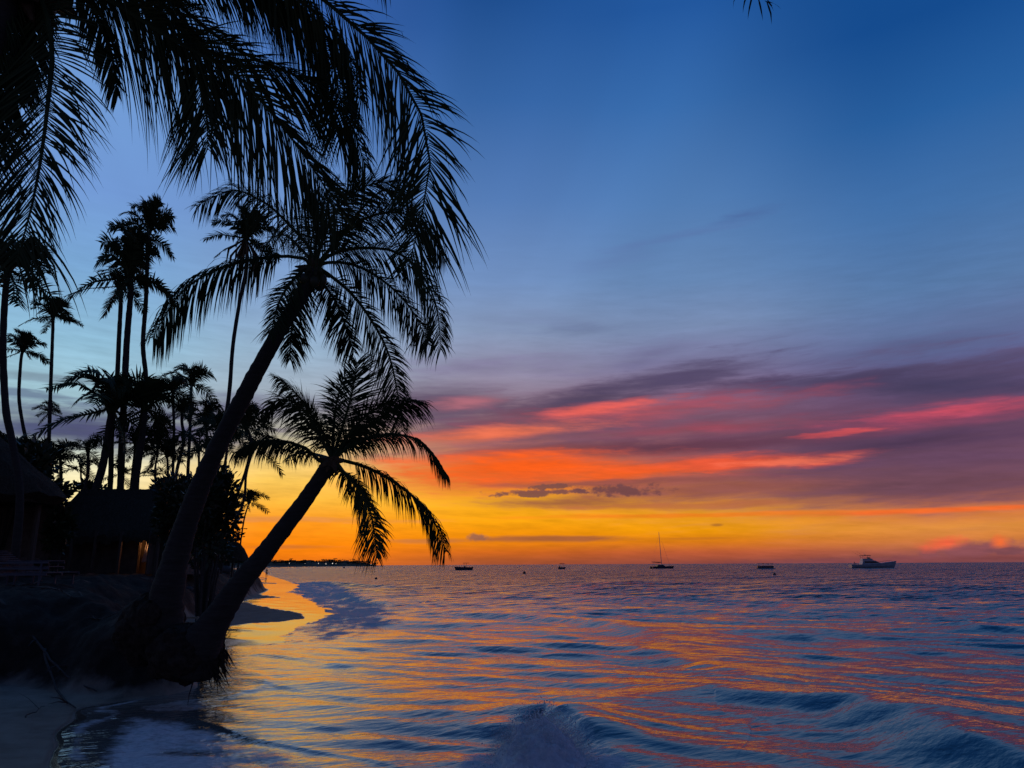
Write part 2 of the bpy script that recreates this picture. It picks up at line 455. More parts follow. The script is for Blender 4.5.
# long low swell outside
for lam, ang, amp in ((14, DIRS+.1, .05), (22, DIRS-.15, .07), (9, DIRS+.3, .035), (34, DIRS, .08)):
    Zw += amp*shelter*sstep(ws, 6, 26)*np.sin(2*math.pi/lam*(math.cos(ang)*xw+math.sin(ang)*yw) + lam)
FOAM = np.zeros_like(WX)
def wave(pts, height, front, backl, heights=None, foam=0.0):
    global Zw, FOAM
    P = dense([G2(*p) for p in pts], 9)
    mg = 4*max(front, backl) + .5; pa = np.array(P)
    K = (WX > pa[:,0].min()-mg) & (WX < pa[:,0].max()+mg) & (WY > pa[:,1].min()-mg) & (WY < pa[:,1].max()+mg)
    d, arc, side = polydist(WX[K], WY[K], P)
    tot = sum(math.dist(a, b) for a, b in zip(P[:-1], P[1:]))
    u = arc/tot
    hh_ = np.interp(u, np.linspace(0,1,len(heights)), heights)*height if heights else height*np.ones_like(u)
    jit = 1 + .14*(fbm(arc*.6+height*31, arc*0+2, 61, 2)-.5)*2
    sd = d*side                          # side + = away from the camera when drawn left to right
    wf = front*(.8+.4*fbm(arc*1.3, arc*0, 62, 2)); wb = backl
    prof = np.where(sd < 0, np.exp(-(sd/wf)**2*1.2), 1/(1+(sd/wb)**2)*np.exp(-(sd/(wb*3))**2))
    dz = hh_*jit*prof
    if height > .18: Zw[K] *= 1 - .8*np.exp(-((sd+front*.6)/(front*1.3))**2)*np.clip(hh_/height*1.3, 0, 1)
    trough = np.exp(-((sd+wf*2.0)/(wf*1.2))**2)*.12
    dz -= hh_*trough*(sd < 0)
    Zw[K] += dz
    if foam: FOAM[K] = np.maximum(FOAM[K], foam*np.exp(-((sd+front*.3)/(front*1.1))**2)*np.clip(hh_/height, 0, 1))
wave([(486,734),(520,724),(548,721),(572,727),(596,739),(622,755),(660,785)], .27, .36, .9, [0,.45,1.0,.85,.4,.15,0])
wave([(590,716),(640,702),(700,694),(715,693),(760,700),(800,704),(861,712),(915,728),(966,750),(1030,772),(1120,800)], .26, .72, 1.5, [0,.3,.5,.62,.72,.85,.95,1,1,.85,.6])
wave([(640,668),(700,676),(760,690)], .07, .4, 1.0, [0,1,0])
wave([(430,612),(470,615),(515,617),(560,621),(605,627),(650,636),(700,650),(760,664)], .22, .8, 1.8, [0,.4,.8,.9,1,.8,.4,0])
wave([(600,640),(650,652),(690,664),(740,676),(800,684)], .13, .5, 1.2, [0,1,.6,1,0])
wave([(930,634),(985,632),(1060,636)], .26, .8, 2.2, [0,1,.6])
wave([(760,640),(800,638),(850,641)], .13, .8, 2.2, [0,1,0])
wave([(330,594),(352,598),(385,604),(420,606),(470,603)], .30, .9, 2.6, [.4,1,.8,.5,0], .55)
wave([(310,583),(345,585),(385,587),(440,588)], .34, 1.1, 3.0, [.5,1,.7,0], .5)
wave([(560,598),(640,601),(720,604)], .20, 1.2, 3.4, [0,1,0])
wave([(760,610),(860,612),(980,616)], .20, 1.2, 3.4, [0,1,0])
wave([(700,588),(820,590),(960,592)], .24, 2, 5, [0,1,0])
wave([(840,655),(920,652),(1000,660)], .14, .7, 1.8, [0,1,.4])
# low steps of the wash running up the sand, bottom left
wave([(118,712),(160,716),(200,722),(250,738),(300,748),(360,758),(440,776)], .026, .10, .6, [.1,.5,1,.6,1,.7,.2])
wave([(232,660),(262,655),(300,660),(350,668),(410,676),(460,680)], .035, .2, .8, [.3,1,.5,1,.5,0])
wave([(215,700),(240,694),(260,688),(262,678),(235,668)], .035, .14, .5, [.2,1,1,.8,.3])
wave([(220,676),(290,688),(360,700),(450,712)], .02, .14, .6, [0,1,.5,0])
wave([(240,720),(320,726),(400,742),(480,756)], .02, .14, .6, [0,1,.6,0])
# sink the sheet under the sand near its edge, with a thin lip
Zw = Zw*sstep(ws, -.6, 1.2) + .012
Zw = np.where(ws < -.5, -.3 + 0*Zw, Zw)
land = np.where(ws < 1.0, 0, 0)
# foam: wash edge, the bore in the bay, the tongue at bottom left
edge = np.exp(-((ws+.10)/.13)**2)*(.55+.9*(fbm(WX*1.5,WY*1.5,71,3)-.5))
FOAM = np.maximum(FOAM, edge*.75)
bay = [G2(*p) for p in ((270,650),(318,643),(352,641),(396,633),(412,620),(396,608),(372,598),(340,584),(286,582),(270,588),(280,603),(290,614),(285,624),(262,640))]
bx, by = WX + (fbm(WX*.5,WY*.3,77,3)-.5)*2.4, WY + (fbm(WX*.5,WY*.3,78,3)-.5)*3.5
bi = inside(bx, by, bay); bdist, _, _ = polydist(bx, by, bay + bay[:1])
FOAM = np.maximum(FOAM, np.where(bi, sstep(bdist, 0, 2.0)**.6, 0)*(.70+.7*(fbm(WX*.9,WY*.4,72,4)-.5)+.9*(fbm(WX*2.6,WY*1.0,74,4)-.5)))
tong = [G2(*p) for p in ((96,722),(130,712),(200,716),(262,734),(322,752),(400,778),(40,800),(80,745))]
ti = inside(WX, WY, tong); tdist, _, _ = polydist(WX, WY, tong + tong[:1])
FOAM = np.maximum(FOAM, np.where(ti, sstep(tdist, 0, .8), 0)*(.60+.9*(fbm(WX*1.6,WY*1.6,73,5)-.5)))
fx, fy = G2(540, 768)
sr = np.hypot((WX-fx)/1.05, (WY-fy-.15)/.95)
FOAM = np.maximum(FOAM, (1-sstep(sr, .45, 1.5))*(.95+1.3*(fbm(WX*3,WY*3,75,4)-.5)))
up = [G2(*p) for p in ((116,708),(170,700),(215,696),(230,706),(200,716),(130,716))]
ui = inside(WX, WY, up); udist, _, _ = polydist(WX, WY, up + up[:1])
FOAM = np.maximum(FOAM, np.where(ui, sstep(udist, 0, .5), 0)*.45)

sea = material('sea_water', (.010,.048,.052), .06)
t = NT(sea)
t.b.inputs['IOR'].default_value = 1.95
fo = t.n('ShaderNodeAttribute', attribute_name='foam').outputs['Fac']
di = t.n('ShaderNodeAttribute', attribute_name='far').outputs['Fac']
sh = t.n('ShaderNodeAttribute', attribute_name='shallow').outputs['Fac']
t.l(t.mix(sh, (.010,.048,.052), (.17,.16,.14)), t.b.inputs['Base Color'])   # silty wash over sand
ca = math.atan2(.42, .90)
c1 = t.coords((.45, 1.5, 1), 0.0); 
mp = t.n('ShaderNodeMapping'); t.l(t.n('ShaderNodeNewGeometry').outputs['Position'], mp.inputs[0])
mp.inputs['Rotation'].default_value = (0,0,ca*-1)
mp2 = t.n('ShaderNodeMapping'); t.l(mp.outputs[0], mp2.inputs[0]); mp2.inputs['Scale'].default_value = (.38, 1.25, 3)
w1 = t.noise(mp2.outputs[0], 5.0, 3, .5)
w2 = t.noise(mp2.outputs[0], 1.1, 4, .55)
w3 = t.noise(mp2.outputs[0], .28, 3, .5)
hsum = t.math('ADD', t.math('MULTIPLY', w1, .015), t.math('MULTIPLY', w2, t.mapr(di, 0,1,.035,.55)))
hsum = t.math('ADD', hsum, t.math('MULTIPLY', w3, t.mapr(di, 0,1,0,2.0)))
bmp = t.bump(hsum, 1.0, 1.0)
# fine facets of the wind-roughened far water (too small for the mesh)
fn = t.n('ShaderNodeTexNoise'); t.l(mp2.outputs[0], fn.inputs['Vector']); fn.inputs['Scale'].default_value = 2.6; fn.inputs['Detail'].default_value = 3
patch = t.noise(t.coords((.25, 1, 1)), .10, 4, .6)
amp_ = t.math('MULTIPLY', t.mapr(di, 0, 1, .05, 1.0), t.mapr(patch, .35, .65, .7, 1.4))
vs = t.n('ShaderNodeVectorMath', operation='SUBTRACT'); t.l(fn.outputs[1], vs.inputs[0]); vs.inputs[1].default_value = (.5,.5,.5)
vm = t.n('ShaderNodeVectorMath', operation='MULTIPLY'); t.l(vs.outputs[0], vm.inputs[0]); vm.inputs[1].default_value = (1.0, 2.3, 0)
vk = t.n('ShaderNodeVectorMath', operation='SCALE'); t.l(vm.outputs[0], vk.inputs[0]); t.l(amp_, vk.inputs['Scale'])
va = t.n('ShaderNodeVectorMath', operation='ADD'); t.l(bmp, va.inputs[0]); t.l(vk.outputs[0], va.inputs[1])
# wavelets steepen on the side that faces the beach
vb_ = t.n('ShaderNodeVectorMath', operation='SCALE'); vb_.inputs[0].default_value = (-.08,-.30,0); t.l(t.math('MULTIPLY', di, t.mapr(patch, .35, .65, .7, 1.25)), vb_.inputs['Scale'])
va2 = t.n('ShaderNodeVectorMath', operation='ADD'); t.l(va.outputs[0], va2.inputs[0]); t.l(vb_.outputs[0], va2.inputs[1])
vn = t.n('ShaderNodeVectorMath', operation='NORMALIZE'); t.l(va2.outputs[0], vn.inputs[0])
t.l(vn.outputs[0], t.b.inputs['Normal'])
t.l(t.mapr(di, 0, 1, .05, .16), t.b.inputs['Roughness'])
fd = t.n('ShaderNodeBsdfDiffuse')
bub = t.noise(t.coords((1,1.6,1)), 9, 5, .7); lace = t.noise(t.coords((.7,1.8,1)), 2.2, 4, .6)
t.l(t.ramp(bub, [(.3,(.55,.58,.60)),(.6,(.85,.86,.87))]), fd.inputs['Color'])
t.l(t.bump(bub, .8, .04), fd.inputs['Normal'])
fm = t.math('ADD', fo, t.math('MULTIPLY', t.math('ADD', t.math('MULTIPLY', bub, .5), t.math('MULTIPLY', lace, .5)), .9))
fm = t.mapr(fm, .70, 1.15, 0, .94, True)
fm = t.math('MULTIPLY', fm, t.mapr(fo, .02, .12))
ms = t.n('ShaderNodeMixShader'); t.l(fm, ms.inputs[0]); t.l(t.b.outputs[0], ms.inputs[1]); t.l(fd.outputs[0], ms.inputs[2])
t.l(ms.outputs[0], t.t.nodes['Material Output'].inputs[0])
FAR = sstep(np.log(dist), math.log(24), math.log(220))
SHAL = 1 - sstep(ws, .3, 4.5)
Zw = Zw + np.clip(FOAM, 0, 1)*(ws > -.5)*.13*(fbm(WX*2.0, WY*1.4, 95, 5)-.45)
grid_obj('sea', np.stack([WX, WY, Zw], -1), sea, {'foam': FOAM, 'far': FAR, 'shallow': SHAL})['kind'] = 'structure'

# ================================================================ things
def tag(o, label=None, cat=None, group=None, kind=None):
    if label: o['label'] = label
    if cat: o['category'] = cat
    if group: o['group'] = group
    if kind: o['kind'] = kind
    return o
def thing(name, loc, label, cat, group=None, rz=0.0):
    o = bpy.data.objects.new(name, None); C.objects.link(o)
    o.location = loc; o.rotation_euler = (0, 0, rz); o.empty_display_size = .3
    return tag(o, label, cat, group)
def part(name, verts, faces, mat, parent, smooth=False):
    """verts are world points; the part is stored relative to its parent's origin"""
    w = parent.location.copy(); p = parent.parent
    off = Vector((0,0,0)); q = parent
    while q is not None: off = off + q.location; q = q.parent
    me = bpy.data.meshes.new(name)
    me.from_pydata([(v[0]-off.x, v[1]-off.y, v[2]-off.z) for v in verts], [], faces); me.update()
    if smooth: me.polygons.foreach_set('use_smooth', [True]*len(me.polygons))
    me.materials.append(mat)
    o = bpy.data.objects.new(name, me); C.objects.link(o); o.parent = parent
    return o
class MB:
    def __init__(s): s.v = []; s.f = []
    def box(s, c, size, rz=0.0, taper=1.0):
        x, y, z = size[0]/2, size[1]/2, size[2]/2; b = len(s.v); cr, sr = math.cos(rz), math.sin(rz)
        for dz, k in ((-z, 1.0), (z, taper)):
            for dx, dy in ((-x,-y),(x,-y),(x,y),(-x,y)):
                dx, dy = dx*k, dy*k
                s.v.append((c[0]+dx*cr-dy*sr, c[1]+dx*sr+dy*cr, c[2]+dz))
        s.f += [[b+i for i in q] for q in ((0,3,2,1),(4,5,6,7),(0,1,5,4),(1,2,6,5),(2,3,7,6),(3,0,4,7))]
        return s
    def tube(s, pts, rad, n=8, cap=True, jit=0.0, seed=0):
        rnd = random.Random(seed); b = len(s.v); pts = [Vector(p) for p in pts]
        up = Vector((0,0,1)); prev = None
        for i, p in enumerate(pts):
            T = (pts[min(i+1, len(pts)-1)] - pts[max(i-1, 0)]).normalized()
            a = T.cross(up if abs(T.z) < .95 else Vector((1,0,0))).normalized() if prev is None else (prev - T*prev.dot(T)).normalized()
            prev = a; c2 = T.cross(a)
            r = rad[i] if hasattr(rad, '__len__') else rad
            for k in range(n):
                an = 2*math.pi*k/n; rr_ = r*(1 + jit*(rnd.random()-.5))
                s.v.append(tuple(p + a*math.cos(an)*rr_ + c2*math.sin(an)*rr_))
        for i in range(len(pts)-1):
            for k in range(n):
                s.f.append([b+i*n+k, b+i*n+(k+1)%n, b+(i+1)*n+(k+1)%n, b+(i+1)*n+k])
        if cap:
            s.f.append([b+k for k in range(n)][::-1]); s.f.append([b+(len(pts)-1)*n+k for k in range(n)])
        return s
    def ball(s, c, r, seg=10, ring=7, noise_=0.0, seed=0, sq=(1,1,1)):
        rnd = random.Random(seed); b = len(s.v)
        for i in range(ring+1):
            ph = math.pi*i/ring
            for k in range(seg):
                th_ = 2*math.pi*k/seg; q = r*(1+noise_*(rnd.random()-.5)*2)
                s.v.append((c[0]+q*sq[0]*math.sin(ph)*math.cos(th_), c[1]+q*sq[1]*math.sin(ph)*math.sin(th_), c[2]+q*sq[2]*math.cos(ph)))
        for i in range(ring):
            for k in range(seg):
                s.f.append([b+i*seg+k, b+(i+1)*seg+k, b+(i+1)*seg+(k+1)%seg, b+i*seg+(k+1)%seg])
        return s
    def prism(s, prof, y0, y1, axis='y'):       # closed outline (x,z) pushed along y
        b = len(s.v); n = len(prof)
        for yy in (y0, y1):
            for (x, z) in prof: s.v.append((x, yy, z) if axis == 'y' else (yy, x, z))
        s.f.append([b+i for i in range(n)]); s.f.append([b+n+i for i in range(n)][::-1])
        for i in range(n): s.f.append([b+i, b+n+i, b+n+(i+1)%n, b+(i+1)%n])
        return s
    def put(s, name, mat, parent, smooth=False): return part(name, s.v, s.f, mat, parent, smooth)
    def xf(s, M):
        s.v = [tuple(M @ Vector(v)) for v in s.v]; return s

# ---------------------------------------------------------------- materials for the plants
leaf_m = material('palm_leaf', (.030,.045,.014), .65, spec=.15)
t = NT(leaf_m); o_ = t.noise(t.coords(), 1.6, 3, .6)
t.l(t.ramp(o_, [(.3,(.018,.032,.010)),(.6,(.045,.062,.018)),(.85,(.10,.075,.03))]), t.b.inputs['Base Color'])
dead_m = material('dry_palm_leaf', (.11,.065,.03), .8, spec=.2)
t = NT(dead_m); o_ = t.noise(t.coords(), 3, 3, .6)
t.l(t.ramp(o_, [(.3,(.06,.035,.018)),(.7,(.15,.09,.045))]), t.b.inputs['Base Color'])
bark_m = material('palm_bark', (.10,.085,.07), .9, spec=.2)
t = NT(bark_m)
bk = t.noise(t.coords((3,3,18)), 1.2, 5, .65); bk2 = t.noise(t.coords((1,1,1)), 1.6, 4, .6)
t.l(t.mix(bk2, t.ramp(bk, [(.3,(.025,.02,.016)),(.7,(.09,.075,.06))]), (.05,.042,.035)), t.b.inputs['Base Color'])
t.l(t.bump(bk, .8, .03), t.b.inputs['Normal'])
root_m = material('palm_root', (.05,.035,.025), .95, spec=.1)
t = NT(root_m); o_ = t.noise(t.coords(), 9, 5, .7)
t.l(t.ramp(o_, [(.3,(.02,.014,.010)),(.7,(.08,.055,.04))]), t.b.inputs['Base Color']); t.l(t.bump(o_, 1, .05), t.b.inputs['Normal'])
shrub_m = material('shrub_leaf', (.03,.045,.016), .45, spec=.4)
t = NT(shrub_m); o_ = t.noise(t.coords(), 2.5, 3, .6)
t.l(t.ramp(o_, [(.3,(.016,.028,.010)),(.7,(.05,.068,.022))]), t.b.inputs['Base Color'])
nut_m = material('coconut', (.07,.06,.02), .5)
t = NT(nut_m); t.l(t.ramp(t.noise(t.coords(), 6, 3), [(.3,(.04,.045,.012)),(.7,(.10,.07,.03))]), t.b.inputs['Base Color'])

def frond(ctrl, leaf, roll=0.0, droop=.5, n=80, width=.035, seed=0, start=.16, sweep=(.18,.72), stem=.035, segs=4, lens=None, ragged=.25, one=0, hint=None, upk=1.0):
    """a coconut frond: tapered stem along ctrl (world points) with drooping blades on both sides"""
    rnd = random.Random(seed)
    P = dense([tuple(c) for c in ctrl], 8); P = np.array(P)
    seg = np.linalg.norm(np.diff(P, axis=0), axis=1); S = np.concatenate([[0], np.cumsum(seg)]); tot = S[-1]
    def pos(t_):
        s_ = t_*tot; return np.array([np.interp(s_, S, P[:,k]) for k in range(3)])
    mb = MB(); m_ = 14
    cps = [pos(i/(m_-1)) for i in range(m_)]
    mb.tube([tuple(c) for c in cps], [stem*(1-i/(m_-1))**.8+.004 for i in range(m_)], 5)
    V = mb.v; Fc = mb.f
    g = np.array([0,0,-1.0]); upv = np.array([0,0,1.0])
    clump = [rnd.uniform(-.19,.19) for _ in range(60)]
    for side in (1, -1):
        if one and side != one: continue
        i_n = n
        for i in range(i_n):
            t_ = start + (1-start)*((i+rnd.uniform(-.25,.25))/i_n)
            t_ = min(.995, max(start, t_))
            p = pos(t_); T = pos(min(1, t_+.015)) - pos(max(0, t_-.015)); T /= np.linalg.norm(T)
            if hint is not None: hv = upv*math.cos(math.radians(roll)) + np.array(hint)*math.sin(math.radians(roll))
            sv = np.cross(T, hv if hint is not None else upv); nn = np.linalg.norm(sv)
            sv = sv/nn if nn > .08 else np.array([1,0,0.])
            nv = np.cross(sv, T)
            rl = (0 if hint is not None else math.radians(roll)) + .12*math.sin(t_*9+seed)
            s2 = (sv*math.cos(rl) + nv*math.sin(rl))*side
            q = (t_-start)/(1-start)
            a = sweep[0] + (sweep[1]-sweep[0])*q + clump[int(i/3) % 60] + rnd.gauss(0, .06)
            if lens: Lf = np.interp(q, np.linspace(0,1,len(lens)), lens)
            else: Lf = np.interp(q, [0,.12,.35,.6,.85,1], [.6,.9,1,.97,.8,.45])
            Lf = leaf*Lf*(upk if s2[2] > 0 else 1)*(1-ragged*rnd.random()**2)*(1+.08*rnd.gauss(0,1))
            if rnd.random() < .05: Lf *= .45
            if rnd.random() < .035: continue
            kink = rnd.randrange(1, segs) if hint is not None and rnd.random() < .16 else -1
            if hint is not None and s2[2] > 0.05 and abs(T[2]) < .88: a = min(1.38, a + .34)
            d = s2*math.cos(a) + T*math.sin(a) + nv*rnd.gauss(.0,.07); d /= np.linalg.norm(d)
            cur = p.copy(); b = len(V); w = width*(.55+.45*min(1, Lf/leaf))
            dr = droop*(1+.25*rnd.gauss(0,1))
            for k in range(segs):
                wv = T - d*np.dot(T, d); nw = np.linalg.norm(wv); wv = wv/nw if nw > .05 else s2
                f_ = k/segs
                ww = w*(.35+1.3*f_ if f_ < .35 else (1-f_)*1.25)*.5
                ww = max(ww, .003)
                V.append(tuple(cur - wv*ww)); V.append(tuple(cur + wv*ww))
                cur = cur + d*(Lf/segs)
                if k == kink: d = d + g*1.1 + T*rnd.uniform(-.4,.4)
                d = d + g*dr*(.35+.5*k/segs); d /= np.linalg.norm(d)
            V.append(tuple(cur))
            for k in range(segs-1): Fc.append([b+2*k, b+2*k+1, b+2*k+3, b+2*k+2])
            Fc.append([b+2*(segs-1), b+2*(segs-1)+1, b+2*segs])
    return V, Fc
def trace(pts, Y, dys):
    n = len(pts); out = []
    for i, (x, y) in enumerate(pts):
        out.append(at(x, y, Y + dys*(i/(n-1)) if not isinstance(dys, (list, tuple)) else Y + dys[i]))
    return out
def trunk(pts, radii, n=14, seed=1, ringstep=.11):
    P = dense([tuple(p) for p in pts], 8); A = np.array(P)
    seg = np.linalg.norm(np.diff(A, axis=0), axis=1); S = np.concatenate([[0], np.cumsum(seg)]); tot = S[-1]
    m_ = max(8, int(tot/ringstep)); rnd = random.Random(seed)
    cps, rs = [], []
    for i in range(m_+1):
        s_ = tot*i/m_
        cps.append([np.interp(s_, S, A[:,k]) for k in range(3)])
        r = float(np.interp(s_/tot, np.linspace(0,1,len(radii)), radii))
        rs.append(r*(1 + (.035 if i % 2 else -.02) + rnd.uniform(-.03,.03)))
    return MB().tube(cps, rs, n, True, .06, seed)

# ================================================================ the overhead palm at the top left
YN = 8.0
c0 = at(22, -34, YN)
near_palm = thing('coconut_palm', (-8.6, 6.2, lz(-8.6, 6.2)), 'nearest palm whose long dark fronds hang across the top left corner of the sky', 'palm tree', 'coconut palms along the beach')
trunk([(-8.6,6.2,1.2),(-8.2,6.6,3.0),(-7.5,7.1,5.4),(-6.5,7.6,7.6),tuple(c0)], [.27,.2,.17,.16,.15]).put('trunk', bark_m, near_palm, True)
NEAR = [  # traced stem, depth change, leaflet length, roll, droop, count, seed
 ([(22,-34),(110,-75),(215,-72),(300,-18),(345,18),(385,56),(415,100),(430,150),(424,205),(408,268)], -.4, 1.02, 42, .30, 120, 1),
 ([(22,-34),(90,-30),(170,0),(215,36),(252,58),(305,80),(345,112),(366,168)], .5, .95, 25, .55, 100, 2),
 ([(22,-34),(100,-5),(165,35),(215,62),(247,85),(290,136),(322,182),(338,215)], -.2, 1.22, 48, .30, 110, 3),
 ([(22,-34),(44,6),(52,52),(48,100),(42,150),(32,205),(16,262)], -.5, 1.25, 78, .28, 80, 4),
 ([(22,-34),(60,-22),(92,8),(110,50),(118,96)], .7, .40, 60, .7, 60, 5),
 ([(22,-34),(100,-62),(190,-60),(262,-30),(310,20),(335,72),(345,130)], 1.2, 1.0, 22, .6, 90, 6),
 ([(22,-34),(120,-120),(240,-135),(330,-80),(385,-22)], .9, .75, 30, .55, 80, 7),
 ([(22,-34),(-30,-20),(-62,40),(-74,120),(-80,190)], .3, .9, 60, .35, 80, 8),
 ([(22,-34),(-10,10),(-8,70),(-20,150),(-40,220)], 1.0, .8, 66, .3, 80, 9),
 ([(22,-34),(-60,-130),(-170,-150),(-270,-90)], .5, .95, 15, .5, 70, 10),
 ([(22,-34),(40,-150),(90,-240),(170,-280)], .8, .95, 15, .5, 70, 11),
 ([(22,-34),(20,10),(10,60),(-6,110)], .4, .6, 70, .3, 80, 13),
 ([(22,-34),(30,0),(30,40),(20,90)], .9, .5, 80, .3, 70, 14),
 ([(22,-34),(-5,-10),(-30,20),(-50,60)], -.3, .7, 60, .4, 80, 15),
 ([(22,-34),(120,-50),(220,-40),(300,0),(345,50),(362,100)], .9, .8, 18, .7, 90, 16),
 ([(22,-34),(80,-40),(140,-15),(190,40),(205,95),(208,150)], .2, .95, 40, .4, 90, 12),
]
for pts, dy, lf, roll, dr, n_, sd_ in NEAR:
    V, Fc = frond(trace(pts, YN, dy), lf*1.55, roll, dr*.8, int(n_*2.0), .038, sd_, .13, (.5,1.0), .038, 6, hint=(.1,1,0), upk=.62, ragged=.18)
    part('frond', V, Fc, leaf_m, near_palm)
mb = MB()                                       # fibrous crown shaft, dead sheaths
rnd = random.Random(5)
for k in range(90):
    a = rnd.uniform(0, 6.28); e_ = rnd.uniform(-1.4, .9); Lk = rnd.uniform(.3,.85)
    d = Vector((math.cos(a)*math.cos(e_), math.sin(a)*math.cos(e_), math.sin(e_)))
    s0 = c0 + Vector((-.05,0,-.25)); mb.tube([s0, s0 + d*Lk*.6, s0 + d*Lk + Vector((0,0,-.1))], [.14,.10,.02], 5)
mb.put('crown_shaft', dead_m, near_palm)
for k in range(9):
    a = k*.7; q = c0 + Vector((math.cos(a)*.32, math.sin(a)*.32, -.35 - .1*(k % 3)))
    MB().ball(q, .13, 10, 7, .03, k, (1,1,1.2)).put('coconut', nut_m, near_palm, True)

# a second palm behind the camera: only the end of one frond reaches into the picture
oc = Vector((1.6, .6, 9.6))
over = thing('coconut_palm', (-5.4,-5.0, lz(-5.4,-5.0)), 'overhead palm of which only dark frond tips hang in at the top right of centre', 'palm tree', 'coconut palms along the beach')
trunk([(-5.4,-5,.4),(-4.2,-3.8,3.2),(-2.0,-2.0,6.4),tuple(oc)], [.26,.19,.16,.15]).put('trunk', bark_m, over, True)
e1 = at(742, -60, 6.2); e2 = at(772, 6, 6.6)
V, Fc = frond([oc, oc*.55+e1*.45+Vector((0,0,1.0)), e1, e2], .5, 35, .9, 80, .034, 21, .13, hint=(.1,1,0)); part('frond', V, Fc, leaf_m, over)
for k in range(11):
    a = 2*math.pi*k/11 + .35; L3 = 3.6; u_ = Vector((math.cos(a), math.sin(a), 0))
    if abs(math.degrees(math.atan2(u_.x, u_.y))) < 62: u_ = Vector((u_.x, -abs(u_.y), 0))
    V, Fc = frond([oc, oc+u_*1.2+Vector((0,0,.75)), oc+u_*2.5+Vector((0,0,.5)), oc+u_*3.4+Vector((0,0,-.6))], .8, 10, .5, 60, .034, 30+k)
    part('frond', V, Fc, leaf_m, over)

# ================================================================ the two palms that lean out from the bank
YP = 14.0
def px2m(px, Y=YP): return px*Y/F
pa_pts = [(160,640),(164,612),(169,585),(178,550),(190,513),(205,475),(222,438),(243,398),(262,362),(283,325),(300,298),(314,270)]
pa = thing('coconut_palm', at(166, 600, YP), 'tall leaning palm with the largest full crown seen against the blue sky', 'palm tree', 'coconut palms along the beach')
trunk(trace(pa_pts, YP+.4, -.5), [px2m(v) for v in (23,16.5,12.8,11,9.9,9.2,8.7,8.3,7.9,7.5,7.3,7.2)], 16, 3, .09).put('trunk', bark_m, pa, True)
ca_ = (316,266)
PA = [
 ([ca_,(306,259),(285,256),(262,258),(232,264),(205,275),(178,296),(152,338)], -.6, 1.08, 16, 1.35, 84, .20),
 ([ca_,(308,246),(290,226),(272,208),(256,198),(232,190),(196,206)], .5, .85, 38, .42, 72, .15),
 ([ca_,(322,240),(334,215),(350,196),(372,184),(398,182)], .3, .95, 35, .25, 72, .1),
 ([ca_,(316,240),(320,215),(326,196),(338,182)], 1.2, .9, 40, .12, 60, .1),
 ([ca_,(334,245),(358,222),(392,212),(420,222),(444,256)], -.5, .82, 30, .45, 72, .12),
 ([ca_,(336,252),(366,248),(396,252),(420,272),(436,304),(441,350)], -.9, .95, 34, .55, 78, .12),
 ([ca_,(335,262),(362,268),(392,288),(415,315),(428,345)], .6, .85, 40, .45, 70, .12),
 ([ca_,(328,274),(350,292),(370,318),(388,352),(398,395),(402,432)], -.2, .80, 48, .30, 80, .12),
 ([ca_,(322,282),(335,300),(345,325),(354,352)], .9, .72, 55, .35, 60, .15),
 ([ca_,(308,280),(298,300),(292,325),(290,360)], .3, .66, 58, .30, 64, .12),
 ([ca_,(304,270),(290,284),(278,305),(270,338)], -.7, .55, 50, .35, 54, .18),
 ([ca_,(345,230),(365,205),(385,190),(410,200),(430,235)], 1.6, .75, 25, .5, 62, .15),
 ([ca_,(300,248),(285,235),(270,240),(258,262)], 1.9, .6, 25, .5, 50, .2),
]
for i, (pts, dy, lf, roll, dr, n_, st) in enumerate(PA):
    V, Fc = frond(trace(pts, YP, dy), lf*1.16, roll, dr*1.3, int(n_*2.0), .036, 50+i, st, (.35,.95), .036, 5, hint=(.1,1,0), upk=.68)
    part('frond', V, Fc, leaf_m, pa)
def heart(c, r, parent, seed, nn=30):
    mb = MB(); rnd = random.Random(seed)
    for k in range(nn):
        a = rnd.uniform(0, 6.28); e_ = rnd.uniform(-.9, 1.1); Lk = rnd.uniform(r*.8, r*1.9)
        d = Vector((math.cos(a)*math.cos(e_), math.sin(a)*math.cos(e_), math.sin(e_)))
        mb.tube([c, c + d*Lk*.5, c + d*Lk + Vector((0,0,-.05))], [r*.45, r*.3, r*.06], 5)
    mb.put('crown_shaft', dead_m, parent)
heart(at(314,270,YP), .22, pa, 7)
for k in range(6):
    a = k*1.05; q = at(312,280,YP) + Vector((math.cos(a)*.2, math.sin(a)*.2, -.05*(k % 3)))
    MB().ball(q, .105, 9, 6, .03, k, (1,1,1.2)).put('coconut', nut_m, pa, True)

